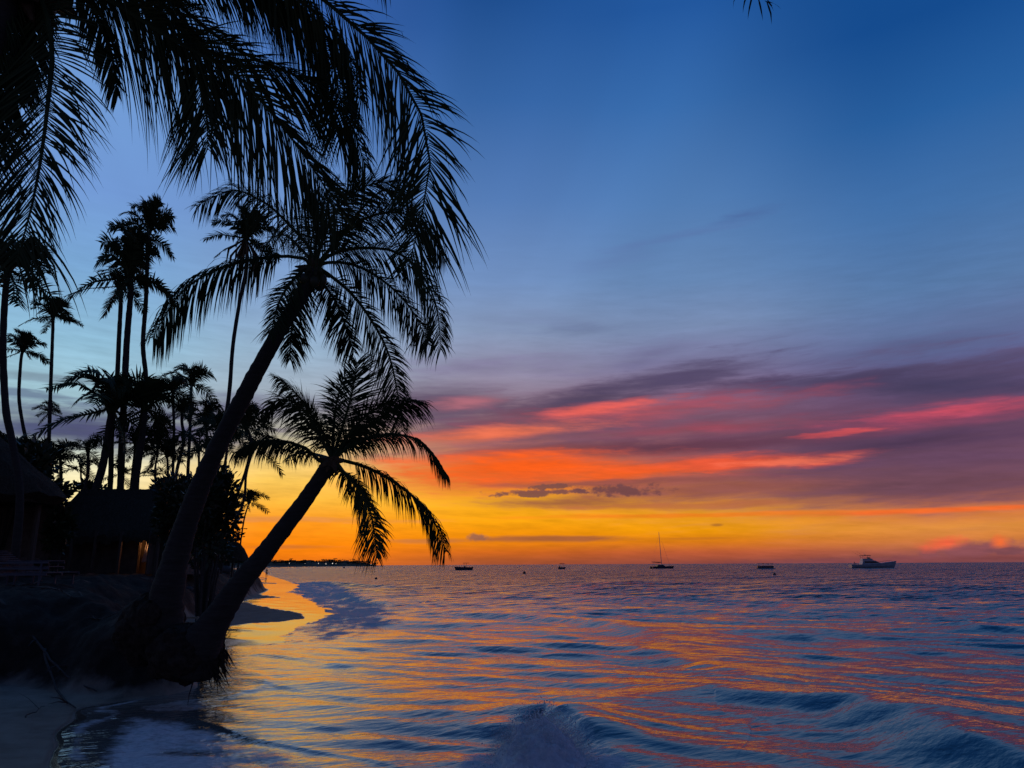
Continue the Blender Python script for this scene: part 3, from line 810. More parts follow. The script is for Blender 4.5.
pb_pts = [(190,668),(199,648),(211,628),(226,605),(243,580),(262,557),(280,533),(300,507),(316,484),(329,464)]
pb = thing('coconut_palm', at(196, 662, YP), 'lower leaning palm whose crown stands against the orange sky, roots bared at the water', 'palm tree', 'coconut palms along the beach')
trunk(trace(pb_pts, YP, -.9), [px2m(v) for v in (24,18,13.5,11,9.6,8.8,8.1,7.5,7,6.8)], 16, 4, .09).put('trunk', bark_m, pb, True)
cb = (333,460)
PB = [
 ([cb,(322,463),(310,451),(296,444),(280,441),(258,442),(236,452)], -.5, .52, 15, .85, 66, .2),
 ([cb,(327,440),(312,416),(300,398),(288,386),(275,377)], .6, .62, 40, .35, 62, .14),
 ([cb,(322,440),(308,415),(294,402),(278,400),(261,414)], -.4, .62, 38, .42, 62, .14),
 ([cb,(338,440),(345,418),(352,392),(357,362)], .2, .72, 48, .12, 66, .1),
 ([cb,(333,436),(335,412),(340,388),(346,372)], 1.0, .6, 40, .15, 54, .12),
 ([cb,(348,436),(368,414),(392,402),(422,402)], -.3, .72, 32, .40, 66, .12),
 ([cb,(346,444),(364,428),(382,415),(398,408)], .9, .62, 32, .35, 58, .12),
 ([cb,(350,446),(374,437),(400,435),(424,444),(448,477)], -.7, .48, 22, .85, 70, .14),
 ([cb,(350,462),(372,470),(394,482),(420,503),(436,525),(446,552)], .2, .66, 24, .75, 76, .14),
 ([cb,(345,474),(357,486),(368,505),(374,530),(377,558)], -.8, .66, 50, .38, 66, .2),
 ([cb,(340,470),(352,480),(362,490),(370,505)], .8, .5, 45, .5, 46, .2),
 ([cb,(318,455),(300,452),(285,460)], 1.3, .4, 20, .7, 40, .2),
]
for i, (pts, dy, lf, roll, dr, n_, st) in enumerate(PB):
    V, Fc = frond(trace(pts, YP-.9, dy), lf*1.2, roll, dr*1.25, int(n_*1.95), .032, 80+i, st, (.35,.95), .032, 5, hint=(.1,1,0), upk=.68)
    part('frond', V, Fc, leaf_m, pb)
heart(at(331,463,YP-.9), .18, pb, 8)
# bared root mass at the foot of the lower palm, hanging over the water
def root_ball(parent, c, r, sq, seed, nroots, spread):
    mb = MB(); rnd = random.Random(seed)
    mb.ball(c, r, 26, 18, .07, seed, sq)
    for k in range(16):
        a = rnd.uniform(0, 6.28); e_ = rnd.uniform(-1.2,.9)
        d = Vector((math.cos(a)*math.cos(e_)*sq[0], math.sin(a)*math.cos(e_)*sq[1], math.sin(e_)*sq[2]))
        mb.ball(Vector(c)+d*r*.85, r*rnd.uniform(.22,.38), 9, 6, .16, seed+k)
    mb.put('root_ball', root_m, parent)
    if not nroots: return
    mb = MB()
    for k in range(nroots):
        a = rnd.uniform(*spread); e_ = rnd.uniform(-.7,.25)
        d = Vector((math.cos(a)*math.cos(e_)*sq[0], math.sin(a)*math.cos(e_)*sq[1], math.sin(e_)*sq[2]))
        s0 = Vector(c)+d*r*.92; Lk = rnd.uniform(.12,.42)*(1 if rnd.random() < .8 else 1.5)
        o2 = Vector((d.x*.4+rnd.gauss(0,.25), d.y*.3+rnd.gauss(0,.2), -1)).normalized()
        mid = s0 + (d*.45+o2*.55)*Lk*.4
        mb.tube([s0, mid, mid+o2*Lk*.5, mid+o2*Lk*.85+Vector((rnd.gauss(0,.03),0,0))], [.016,.012,.008,.003], 4)
    mb.put('hanging_roots', root_m, parent)
root_ball(pb, at(186,652,YP+.1), .62, (.98,1.1,.78), 3, 110, (-.8, .9))
root_ball(pa, at(150,628,YP+.5), .64, (.85,1.0,1.0), 13, 0, (-1.6, 1.0))

# ================================================================ the grove behind
def crown_mesh(seed, n=14, leaves=20, up=.5, wind=(0,0), lw=.085, fl=.30, droopy=1.0):
    """unit-size crown (fronds about 1 long): one mesh shared by all copies"""
    rnd = random.Random(seed); V = []; Fc = []
    for i in range(n):
        a = 2*math.pi*i/n*1.0 + rnd.uniform(-.25,.25)
        e_ = ([1.45,1.1,.75,.45,1.3,.15,.9,-.35,.6,-.7][(i*7) % 10]) * rnd.uniform(.85,1.1) + (up-.5)*.6
        u_ = Vector((math.cos(a)*math.cos(e_), math.sin(a)*math.cos(e_), math.sin(e_)))
        Lf = rnd.uniform(.8,1.1); out_ = Vector((math.cos(a), math.sin(a), 0)) + Vector((wind[0], wind[1], 0))
        p1 = u_*Lf*.35; p2 = p1 + (u_*.7 + out_*.3 + Vector((0,0,-.10*droopy)))*Lf*.36
        p3 = p2 + (u_*.35 + out_*.5 + Vector((0,0,-.62*droopy)))*Lf*.38
        v, f = frond([(0,0,0), p1, p2, p3], fl*rnd.uniform(.85,1.1), rnd.uniform(15,60), .38, leaves, lw*.55, seed*50+i, .14, (.3,.9), .018, 3)
        b = len(V); V += v; Fc += [[b+k for k in q] for q in f]
    mb = MB()
    for k in range(10):
        a = rnd.uniform(0,6.28); mb.tube([(0,0,-.12),(math.cos(a)*.05,math.sin(a)*.05,0),(math.cos(a)*.14,math.sin(a)*.14,.12)], [.04,.04,.01], 5)
    b = len(V); V += mb.v; Fc += [[b+k for k in q] for q in mb.f]
    me = bpy.data.meshes.new('crown'); me.from_pydata(V, [], Fc); me.update(); me.materials.append(leaf_m)
    return me
CR = {'round': crown_mesh(1, 16, 26), 'wild': crown_mesh(2, 15, 26, .55, (.3,.1)), 'brush': crown_mesh(3, 22, 26, .85, (-.15,0), .09, .30, .75),
      'swept': crown_mesh(4, 13, 24, .45, (.5,0), .085, .30, 1.2), 'thin': crown_mesh(5, 10, 22, .35, (0,0), .09, .28, 1.2), 'shag': crown_mesh(6, 20, 26, .3, (0,0), .085, .34, 1.3)}
GP = 'coconut palms along the beach'
def far_palm(cx, cy, L, path, w, Y, kind, label, rz=0.0, sq=(1,1,1), base_y=None, dead=False, tilt=0.0):
    bx = path[-1][0]; B = at(bx, 566, Y); gz = lz(B.x, Y)
    root = thing('coconut_palm', (B.x, Y, gz), label, 'palm tree', GP)
    c = at(cx, cy, Y)
    pts = [c] + [at(px_, py_, Y) for px_, py_ in path]
    foot = Vector((pts[-1].x + (pts[-1].x-pts[-2].x)*.25, Y, gz-.15))
    if pts[-1].z > gz: pts.append(foot)
    r = w/2*Y/F*.86
    trunk(pts[::-1], [r*1.35, r*1.05, r, r*.95, r*.85], 9, int(cx), .3).put('trunk', bark_m, root, True)
    o = bpy.data.objects.new('crown', CR[kind]); C.objects.link(o); o.parent = root
    o.location = c - root.location; s_ = L*Y/F; o.scale = (s_*sq[0], s_*sq[1], s_*sq[2]); o.rotation_euler = (0, tilt, rz)
    if dead:
        mb = MB(); rn = random.Random(int(cx))
        for k in range(26):
            a = rn.uniform(0,6.28); l_ = rn.uniform(.6,1.5)*s_*.9
            p0 = c + Vector((math.cos(a)*.06, math.sin(a)*.06, -.1)); sp = rn.uniform(.12,.3)*s_
            mb.tube([p0, p0+Vector((math.cos(a)*sp, math.sin(a)*sp, -l_*.4)), p0+Vector((math.cos(a)*sp*1.1, math.sin(a)*sp*1.1, -l_))], [.02,.05,.012], 4)
        mb.put('dry_fronds', dead_m, root)
    return root
far_palm(8,268,62,[(5,300),(3,350),(6,410),(12,440),(20,500)],8,24,'shag','tall palm at the left edge with a shaggy dark crown under the hanging fronds',.3)
far_palm(23,350,33,[(21,360),(19,395),(22,420),(28,450),(31,480)],4,45,'brush','small palm with a kinked thin trunk near the left edge',1.1,(.8,.8,.9))
far_palm(53,316,38,[(53,325),(51,380),(49,440),(47,490)],4.2,46,'brush','slim straight palm with its crown alone between the left edge and the tall trio',.2,(.75,.75,.8))
far_palm(49,412,17,[(49,424),(50,450),(50,490)],2,70,'round','tiny distant palm crown seen right beside the slim straight trunk at left',.2)
far_palm(119,286,42,[(121,295),(119,340),(117,380),(112,430),(110,490)],5.6,46,'swept','left palm of the tall trio, its fronds blown to the left',3.3, (1,.9,.75))
far_palm(129,276,86,[(131,290),(127,340),(124,400),(122,440),(120,495)],7.6,46,'brush','middle palm of the tall trio with the thickest trunk and bushiest crown',.4,(.55,.55,1.0))
far_palm(149,232,58,[(148,242),(146,300),(143,345),(146,385),(139,440),(136,495)],5.4,47,'brush','right palm of the tall trio, the tallest with an S-bent trunk',2.2,(.6,.6,.95),)
far_palm(246,238,52,[(247,248),(246,270),(240,300),(233,345),(229,395),(222,440),(214,490),(208,540)],4.8,30,'brush','thin curved palm with hanging dead fronds behind the tall leaning palm',1.0,(.75,.75,.95),None,True)
far_palm(174,390,32,[(173,400),(174,430),(173,470),(172,490)],3.4,55,'wild','left and lower one of the thin pair of palms right of the trio',.5,(.9,.9,.8))
far_palm(192,383,38,[(191,394),(190,430),(188,470),(187,495)],3.8,52,'wild','right and higher one of the thin pair of palms right of the trio',2.4,(.85,.85,.9))
far_palm(182,414,24,[(182,424),(184,440),(177,470),(175,490)],4,58,'brush','short crowned palm tucked between the stems of the thin pair',1.4,(.7,.7,1))
far_palm(112,408,80,[(109,430),(103,465),(92,505)],9,44,'wild','broad bushy palm with wide fronds in front of the feet of the trio',2.8,(.9,.9,.85))
far_palm(145,408,62,[(143,430),(138,465),(132,505)],8,45,'wild','broad palm with a thick stem right of the bushiest crown in the grove',.9,(.85,.85,.85))
far_palm(136,444,28,[(134,462),(130,500)],4,48,'round','low palm whose fronds fill the gap below the two broad crowns',1.9)
far_palm(38,458,42,[(38,474),(40,505)],5,38,'round','low spreading palm at the left under the kinked thin trunk',.1,(1.1,1,.7))
far_palm(60,452,28,[(61,478),(60,505)],4,46,'swept','low palm with long flat fronds in the left of the grove',.0,(1.2,1,.7))
far_palm(8,462,50,[(8,480),(8,505)],6,34,'shag','low dark palm at the left edge below the shaggy crown',1.2)
far_palm(88,450,26,[(88,472),(82,505)],4,44,'thin','small leaning palm with drooping fronds left of the broad bushy palm',.6)
far_palm(81,466,22,[(81,478),(82,496)],2.4,56,'thin','slender little palm against the yellow sky above the hut roof',2.6)
far_palm(158,446,44,[(157,458),(155,470),(155,495)],2.6,50,'brush','narrow upright palm below and left of the thin pair',.2,(.4,.4,1.1))
far_palm(167,455,27,[(168,470),(168,495)],2.6,54,'round','small round crowned palm below the thin pair',1.6)
far_palm(206,424,42,[(207,440),(206,470),(205,500)],3.6,46,'round','round crowned palm directly left of the tall leaning trunk',.7,(.8,.8,.9))
far_palm(199,448,36,[(199,465),(200,500)],3,48,'thin','lower palm with hanging fronds left of the tall leaning trunk',2.1)
far_palm(222,432,36,[(227,445),(224,470),(218,500)],3.4,44,'wild','palm half hidden behind the tall leaning trunk',1.1)
far_palm(246,426,42,[(251,442),(246,470),(233,506),(222,540)],3.4,50,'round','palm with a long slanting stem right of the tall leaning trunk',.4,(.8,.8,.9))
far_palm(255,446,34,[(250,460),(246,476),(243,503),(226,543)],3,54,'thin','lower slanting palm behind the left frond of the low leaning palm',1.7)
far_palm(249,502,21,[(247,509),(244,520),(240,547)],1.8,75,'wild','lone small palm standing against the orange sky above the thatched umbrella',.2)
far_palm(155,476,16,[(155,486),(155,500)],1.4,60,'thin','young palm showing in front of the yellow sky over the hut ridge',.8)
far_palm(120,474,20,[(118,488),(116,505)],3,46,'thin','small palm between the two thick stems over the hut ridge',2.9)

# ---------------------------------------------------------------- bushes
def shrub(cx, cy, rx, ry, Y, n, leafpx, label, seed, cat='bush', grp='bushes behind the hut'):
    rnd = random.Random(seed); c = at(cx, cy, Y); k_ = Y/F
    B = lz(c.x, Y); root = thing('bush', (c.x, Y, B), label, cat, grp)
    lobes = []
    for i in range(9):
        a = rnd.uniform(0, 6.28); rr_ = rnd.uniform(.2,.75)
        lobes.append((c.x+math.cos(a)*rr_*rx*k_, Y+rnd.uniform(-.6,.6)*rx*k_, c.z+math.sin(a)*rr_*ry*k_, rnd.uniform(.35,.6)))
    V = []; Fc = []; L_ = leafpx*k_
    for i in range(n):
        lx, ly, lzz, lr = rnd.choice(lobes)
        d = Vector((rnd.gauss(0,1), rnd.gauss(0,1), rnd.gauss(0,1))).normalized()
        q = rnd.random()**.4*lr*(1.25 if rnd.random() < .12 else 1)
        p = Vector((lx + d.x*q*rx*k_, ly + d.y*q*rx*k_, lzz + d.z*q*ry*k_))
        dr = (d + Vector((rnd.gauss(0,.5), rnd.gauss(0,.5), rnd.gauss(.25,.5)))).normalized()
        sd_ = dr.cross(Vector((rnd.gauss(0,1), rnd.gauss(0,1), rnd.gauss(0,1)))).normalized()*L_*.26
        e_ = L_*rnd.uniform(.7,1.25); b = len(V)
        V += [tuple(p), tuple(p+dr*e_*.45+sd_), tuple(p+dr*e_), tuple(p+dr*e_*.45-sd_)]; Fc.append([b,b+1,b+2,b+3])
    part('foliage', V, Fc, shrub_m, root)
    mb = MB()
    for lx, ly, lzz, lr in lobes:
        mb.tube([(c.x+rnd.uniform(-.1,.1), Y, B-.1), ((c.x+lx)/2, (Y+ly)/2, (B+lzz)/2), (lx, ly, lzz)], [.06*rx*k_/1.2+.02, .035*rx*k_/1.2+.01, .012], 5)
    mb.put('branches', bark_m, root)
shrub(208,520,26,52,24,3400,7,'tall dark leafy bush on the bank right behind the leaning trunk',1)
shrub(182,515,26,44,27,2400,7,'dark bush against the right end of the hut roof',2)
shrub(174,492,20,12,44,900,7,'low pointed foliage above the right end of the hut ridge',3)
shrub(198,490,18,14,46,800,7,'leafy bush top under the thin pair of palms',4)
shrub(30,488,32,14,36,1500,8,'wide low bush behind the left end of the hut roof',5)
shrub(10,470,34,30,30,1500,10,'dark mass of foliage at the left edge behind the thatched slope',6)
shrub(214,552,22,18,34,1200,5,'low bush beside the thatched umbrella',7)
shrub(88,489,16,5,46,300,6,'scrub below the broad bushy palm over the hut ridge',8)
shrub(60,530,10,26,30,900,7,'dark bush between the thatched shelter and the hut',9)
# a sparse twiggy shrub against the orange sky
def twiggy(cx, cy, rx, ry, Y, seed, label):
    rnd = random.Random(seed); c = at(cx, cy, Y); k_ = Y/F; B = lz(c.x, Y)
    root = thing('twiggy_shrub', (c.x, Y, B), label, 'shrub')
    mb = MB(); V = []; Fc = []
    for i in range(26):
        e_ = Vector((c.x+rnd.uniform(-rx,rx)*k_, Y+rnd.uniform(-1,1), c.z+rnd.uniform(-ry,ry)*k_))
        s0 = Vector((c.x+rnd.uniform(-2,2)*k_, Y, B)); mid = s0.lerp(e_, .6)+Vector((rnd.gauss(0,.1),0,.25))
        mb.tube([s0, mid, e_], [.05,.03,.01], 4)
        for j in range(9):
            p = mid.lerp(e_, rnd.uniform(.3,1.05))+Vector((rnd.gauss(0,.12),rnd.gauss(0,.12),rnd.gauss(0,.07)))
            b = len(V); q = rnd.uniform(.08,.2); V += [tuple(p), tuple(p+Vector((q,0,.04))), tuple(p+Vector((q*1.6,.02,0))), tuple(p+Vector((q,0,-.05)))]; Fc.append([b,b+1,b+2,b+3])
    mb.put('branches', bark_m, root); part('foliage', V, Fc, shrub_m, root)
twiggy(229,535,10,9,58,4,'sparse twiggy shrub showing orange sky through it above the thatched umbrella')

# ---------------------------------------------------------------- thatched hut with the lit doorway
thatch = material('thatch', (.13,.10,.065), .95, spec=.1)
t = NT(thatch); th_n = t.noise(t.coords((8,8,.9)), 2.2, 5, .65)
t.l(t.ramp(th_n, [(.3,(.03,.024,.016)),(.7,(.09,.07,.045))]), t.b.inputs['Base Color']); t.l(t.bump(th_n, 1, .08), t.b.inputs['Normal'])
wood = material('weathered_wood', (.10,.07,.045), .8)
t = NT(wood); wn = t.noise(t.coords((14,14,1.2)), 1.6, 4, .6)
t.l(t.ramp(wn, [(.3,(.05,.035,.022)),(.7,(.13,.09,.06))]), t.b.inputs['Base Color']); t.l(t.bump(wn, .5, .01), t.b.inputs['Normal'])
wallm = material('hut_wall', (.11,.085,.06), .9)
t = NT(wallm); t.l(t.ramp(t.noise(t.coords(), 3, 4), [(.3,(.07,.05,.035)),(.7,(.14,.105,.075))]), t.b.inputs['Base Color'])
glass_m = material('window_glass', (.02,.025,.03), .08); NT(glass_m).b.inputs['IOR'].default_value = 1.5
cloth_m = material('pale_cloth', (.62,.58,.54), .9)
YH = 36.0; kh = YH/F
def hx(px): return at(px, 564, YH).x
zb = 2.0
def hz(py): return at(100, py, YH).z
hut = thing('beach_hut', (hx(105), YH+2.5, zb), 'dark thatched beach hut with one dimly lit doorway among the palms', 'hut')
x0, x1 = hx(44), hx(166); ze = hz(527); D = 5.0
dx0, dx1 = hx(138.5), hx(154.5); dzt = hz(529)
WN = [(hx(56),hx(74)), (hx(82),hx(99)), (hx(105),hx(115))]; wz0, wz1 = hz(541.5), hz(528.5)
mb = MB(); T_ = .15; yf = YH
def wallbox(a, b, z0, z1): mb.box(((a+b)/2, yf, (z0+z1)/2), (b-a, T_, z1-z0))
xs = [x0] + [v for w in WN for v in w] + [dx0]
for i in range(0, len(xs), 2): wallbox(xs[i], xs[i+1], zb-.2, ze)
for a, b in WN: wallbox(a, b, zb-.2, wz0)
wallbox(dx1, x1, zb-.2, ze); wallbox(dx0, dx1, dzt, ze)
mb.box(((x0+x1)/2, yf+D, (zb+ze)/2), (x1-x0, T_, ze-zb)); mb.box((x0+.075, yf+D/2, (zb+ze)/2), (T_, D-T_-.01, ze-zb)); mb.box((x1-.075, yf+D/2, (zb+ze)/2), (T_, D-T_-.01, ze-zb))
mb.box(((x0+x1)/2, yf+D/2, zb+.02), (x1-x0-.4, D-.4, .08)); mb.box((dx0-.5, yf+1.2, (zb+ze)/2), (.1, 2.0, ze-zb-.1)); mb.box((dx1+.25, yf+1.2, (zb+ze)/2), (.1, 2.0, ze-zb-.1)); mb.box(((dx0+dx1)/2, yf+2.25, (zb+ze)/2), (1.6, .1, ze-zb-.1))
mb.put('wall', wallm, hut)
def gable_roof(name, xa, xb, ya, yb, ze_, zr, over, seed, parent, mat):
    """thatch: two thick slopes with a ragged lower fringe"""
    rnd = random.Random(seed); ym = (ya+yb)/2; nx = 60; ny = 10
    V = []; Fc = []
    for s_ in (-1, 1):
        for lay in (0, 1):
            b = len(V)
            for i in range(nx+1):
                for j in range(ny+1):
                    q = j/ny; x = xa + (xb-xa)*i/nx
                    y = ym + s_*(abs(yb-ya)/2+over)*q; z = zr - (zr-ze_+over*.5)*q
                    z += (rnd.uniform(-.03,.05) if lay == 0 else -.28) + (rnd.uniform(-.22,.02) if j == ny else 0) + .12*math.exp(-q*14)
                    V.append((x, y, z))
            for i in range(nx):
                for j in range(ny):
                    a = b+i*(ny+1)+j; Fc.append([a, a+1, a+ny+2, a+ny+1])
        n1_ = (nx+1)*(ny+1); A0 = len(V)-2*n1_; B0 = len(V)-n1_
        for i in range(nx):
            Fc.append([A0+i*(ny+1)+ny, B0+i*(ny+1)+ny, B0+(i+1)*(ny+1)+ny, A0+(i+1)*(ny+1)+ny])
        for i in (0, nx):
            for j in range(ny): Fc.append([A0+i*(ny+1)+j, A0+i*(ny+1)+j+1, B0+i*(ny+1)+j+1, B0+i*(ny+1)+j])
    return part(name, V, Fc, mat, parent)
gable_roof('roof', hx(40), hx(171), yf, yf+D, ze, hz(487)+.0, .8, 3, hut, thatch)
for sx in (x0+.05, x1-.05):
    me_v = [(sx, yf, ze-.05), (sx, yf+D, ze-.05), (sx, yf+D/2, hz(487)-.4)]
    MB().prism([(v[1], v[2]) for v in me_v], sx-.04, sx+.04, 'x').put('gable', wallm, hut)
for i, (a, b) in enumerate(WN):
    w_ = MB(); cx_ = (a+b)/2
    for (c_, s__) in (((cx_, yf-.06, wz0+.03), (b-a, .08, .06)), ((cx_, yf-.06, wz1-.03), (b-a, .08, .06)), ((a+.03, yf-.06, (wz0+wz1)/2), (.06, .08, wz1-wz0-.13)), ((b-.03, yf-.06, (wz0+wz1)/2), (.06, .08, wz1-wz0-.13))): w_.box(c_, s__)
    wf_ = w_.put('window', wood, hut)
    V = [(a+.06, yf-.03, wz0+.06), (b-.06, yf-.03, wz0+.06), (b-.06, yf+.08, wz1-.06), (a+.06, yf+.08, wz1-.06)]
    part('pane', V, [[0,1,2,3]], glass_m, wf_)
df = MB()
for (c_, s__) in (((dx0-.04, yf-.08, (zb+dzt)/2), (.08,.1,dzt-zb)), ((dx1+.04, yf-.08, (zb+dzt)/2), (.08,.1,dzt-zb)), (((dx0+dx1)/2, yf-.08, dzt+.04), (dx1-dx0+.16,.1,.08))): df.box(c_, s__)
df.put('door_frame', wood, hut)
MB().box((dx1+.02, yf-.45, (zb+dzt)/2), (.05, .74, dzt-zb-.1), 0).put('door', wood, hut)
ps = [(hx(46), hx(46)), ]
for p_ in (46, 78, 101, 126, 163):
    MB().tube([(hx(p_), yf-.75, zb-.2), (hx(p_)+.03, yf-.75, ze-.25)], [.09,.075], 8).put('post', wood, hut)
# pale cloth hanging in the doorway, and the bulb that lights it
cl = bpy.data.objects.new('hanging_cloth', None)
V = []; Fc = []; ncx = 14; ncz = 16
ccx = hx(142.6); wc = 8*kh; hc = hz(541)-hz(562.5)
for j in range(ncz+1):
    for i in range(ncx+1):
        q = j/ncz; p_ = i/ncx-.5
        nar = 1 - .45*math.exp(-((q-.55)/.22)**2)
        V.append((ccx + p_*wc*nar - q*.10 + .04, yf+.35+.06*math.sin(i*1.7+q*2)+.03*math.sin(q*9), hz(541)-q*hc + .03*math.sin(i*1.3)))
for j in range(ncz):
    for i in range(ncx):
        a = j*(ncx+1)+i; Fc.append([a, a+1, a+ncx+2, a+ncx+1])
clo = mesh_obj('hanging_cloth', V, Fc, cloth_m, None, True); sm = clo.modifiers.new('thick', 'SOLIDIFY'); sm.thickness = .015
tag(clo, 'pale cloth hanging bunched in the lit doorway of the hut', 'cloth')
bulb_m = bpy.data.materials.new('lamp_glow'); bulb_m.use_nodes = True
bb = bulb_m.node_tree.nodes['Principled BSDF']; bb.inputs['Emission Color'].default_value = (1,.55,.22,1); bb.inputs['Emission Strength'].default_value = 3.0
lampz = dzt - .12
bl = thing('wall_lamp', (dx1-.35, yf+.6, lampz+.1), 'small warm lamp glowing inside the doorway of the hut', 'lamp')
MB().ball((dx1-.35, yf+.6, lampz-.02), .05, 10, 8).put('bulb', bulb_m, bl, True)
MB().tube([(dx1-.35, yf+.6, lampz+.03), (dx1-.35, yf+.6, lampz+.14)], [.03,.03], 8).put('socket', wood, bl)
ll = bpy.data.lights.new('doorway_light', 'POINT'); ll.energy = 26; ll.color = (1,.42,.16); ll.shadow_soft_size = .06
lo = bpy.data.objects.new('doorway_light', ll); C.objects.link(lo); lo.location = (dx1-.2, yf+.2, zb+1.75)

# thatched slope of the nearer hut at the left edge
YL = 25.0; kl = YL/F
h2 = thing('thatched_shelter', (at(-60,564,YL).x, YL+2, 1.95), 'dark thatched shelter whose roof slopes down from the left edge', 'hut')
apex = at(-62, 385, YL+3.2); rim = []; V = [tuple(apex)]; Fc = []; rn = random.Random(8); na = 48; nr = 9
Rr_ = at(60,487,YL+3.2).x - apex.x; zrim = at(60, 489, YL+2).z
for j in range(1, nr+1):
    for i in range(na):
        a = 2*math.pi*i/na; q = j/nr; r = Rr_*q
        z = apex.z + (zrim-apex.z)*q + rn.uniform(-.05,.05) + (rn.uniform(-.25,0) if j == nr else 0)
        V.append((apex.x+math.cos(a)*r*(1+rn.uniform(-.01,.01)), YL+3.2+math.sin(a)*r*.62, z))
for i in range(na): Fc.append([0, 1+i, 1+(i+1)%na])
for j in range(nr-1):
    for i in range(na): Fc.append([1+j*na+i, 1+(j+1)*na+i, 1+(j+1)*na+(i+1)%na, 1+j*na+(i+1)%na])
b = len(V)
for i in range(na):
    v = V[1+(nr-1)*na+i]; V.append((apex.x+(v[0]-apex.x)*.93, YL+3.2+(v[1]-YL-3.2)*.93, v[2]-.25))
for i in range(na): Fc.append([1+(nr-1)*na+i, b+i, b+(i+1)%na, 1+(nr-1)*na+(i+1)%na])
Fc.append([b+i for i in range(na)])
part('roof', V, Fc, thatch, h2)
for a in range(8):
    an = a*math.pi/4+.2; xx = apex.x+math.cos(an)*Rr_*.82; yy = YL+3.2+math.sin(an)*Rr_*.5
    MB().tube([(xx, yy, lz(xx,yy)-.2), (xx, yy, zrim+.25)], [.12,.1], 8).put('post', wood, h2)
mb = MB(); mb.box((apex.x+.5, YL+3.2, 2.2), (Rr_*1.25, Rr_*.5, .9)); mb.box((apex.x+.5, YL+3.2, 2.70), (Rr_*1.32, Rr_*.56, .08)); mb.put('counter', wallm, h2)
MB().box((apex.x+.2, YL+3.2+Rr_*.35, (1.9+zrim)/2), (Rr_*1.5, .12, zrim-1.7)).put('wall', wallm, h2)

# ---------------------------------------------------------------- thatched beach umbrella
YU = 48.0; uc = at(233, 560, YU); ut = at(231, 541.5, YU); rU = 15.5*YU/F
um = thing('thatched_umbrella', (uc.x, YU, lz(uc.x, YU)), 'round thatched beach umbrella at the end of the bank against the orange sky', 'beach umbrella')
V = [(uc.x, YU, ut.z)]; Fc = []; rn = random.Random(3); na = 40; nr = 8
for j in range(1, nr+1):
    for i in range(na):
        a = 2*math.pi*i/na; q = j/nr
        z = ut.z - (ut.z-uc.z)*(q**1.9) + rn.uniform(-.03,.03) + (rn.uniform(-.22,0) if j == nr else 0)
        V.append((uc.x+math.cos(a)*rU*q*(1+rn.uniform(-.03,.03)), YU+math.sin(a)*rU*q, z))
for i in range(na): Fc.append([0, 1+i, 1+(i+1)%na])
for j in range(nr-1):
    for i in range(na): Fc.append([1+j*na+i, 1+(j+1)*na+i, 1+(j+1)*na+(i+1)%na, 1+j*na+(i+1)%na])
b = len(V)
for i in range(na):
    v = V[1+(nr-1)*na+i]; V.append((uc.x+(v[0]-uc.x)*.9, YU+(v[1]-YU)*.9, v[2]+.05))
V.append((uc.x, YU, ut.z-.3)); cidx = len(V)-1
for i in range(na): Fc.append([1+(nr-1)*na+i, b+i, b+(i+1)%na, 1+(nr-1)*na+(i+1)%na]); Fc.append([b+i, cidx, b+(i+1)%na])
part('thatch_canopy', V, Fc, thatch, um)
MB().tube([(uc.x, YU, lz(uc.x,YU)-.2), (uc.x, YU, ut.z-.2)], [.08,.07], 8).put('pole', wood, um)
V = []
fl = at(237, 541, YU)   # limp dark pennant on a short staff behind the umbrella
fg = thing('flag', (fl.x, YU+1.5, lz(fl.x, YU+1.5)), 'limp dark flag on a pole sticking up behind the thatched umbrella', 'flag')
ft = at(237.5, 529, YU+1.5)
MB().tube([(ft.x, YU+1.5, lz(fl.x,YU+1.5)-.1), tuple(ft)], [.035,.025], 6).put('pole', wood, fg)
flag_m = material('flag_cloth', (.09,.02,.02), .9)
V = []; Fc = []
for j in range(9):
    q = j/8
    for i in range(5):
        p_ = i/4; V.append((ft.x+.03+p_*(.10+.16*q), YU+1.5+.05*math.sin(i*2+j*.8), ft.z-.05-q*.62-p_*.12))
for j in range(8):
    for i in range(4): a = j*5+i; Fc.append([a,a+1,a+6,a+5])
part('cloth', V, Fc, flag_m, fg)

# slatted bench on the bank catching the glow
YB = 21.0; bc = at(187, 566, YB); zbk = lz(bc.x, YB)
bn = thing('slatted_chair', (bc.x, YB, zbk), 'small slatted wooden beach chair under the dark bushes near the umbrella', 'chair')
kk = YB/F; pale = material('pale_wood', (.42,.32,.2), .6)
t = NT(pale); pn = t.noise(t.coords((2,20,20)), 2, 4); t.l(t.ramp(pn, [(.3,(.30,.22,.13)),(.7,(.48,.37,.24))]), t.b.inputs['Base Color'])
for i in range(5):
    MB().box((bc.x-.05+i*.03, YB+.12+.05*i, zbk+.45+i*.13), (.52,.03,.05)).put('back_slat', pale, bn)
for i in range(5):
    MB().box((bc.x+.02, YB-.38+i*.1, zbk+.36), (.5,.06,.03)).put('seat_slat', pale, bn)
for sx in (-.25,.29):
    MB().tube([(bc.x+sx, YB-.42, zbk-.02), (bc.x+sx, YB-.40, zbk+.55)], [.03,.03], 6).put('leg', pale, bn)
    MB().tube([(bc.x+sx, YB+.02, zbk-.02), (bc.x+sx, YB+.34, zbk+1.0)], [.03,.03], 6).put('leg', pale, bn)
    MB().box((bc.x+sx, YB-.15, zbk+.58), (.07,.6,.03)).put('armrest', pale, bn)

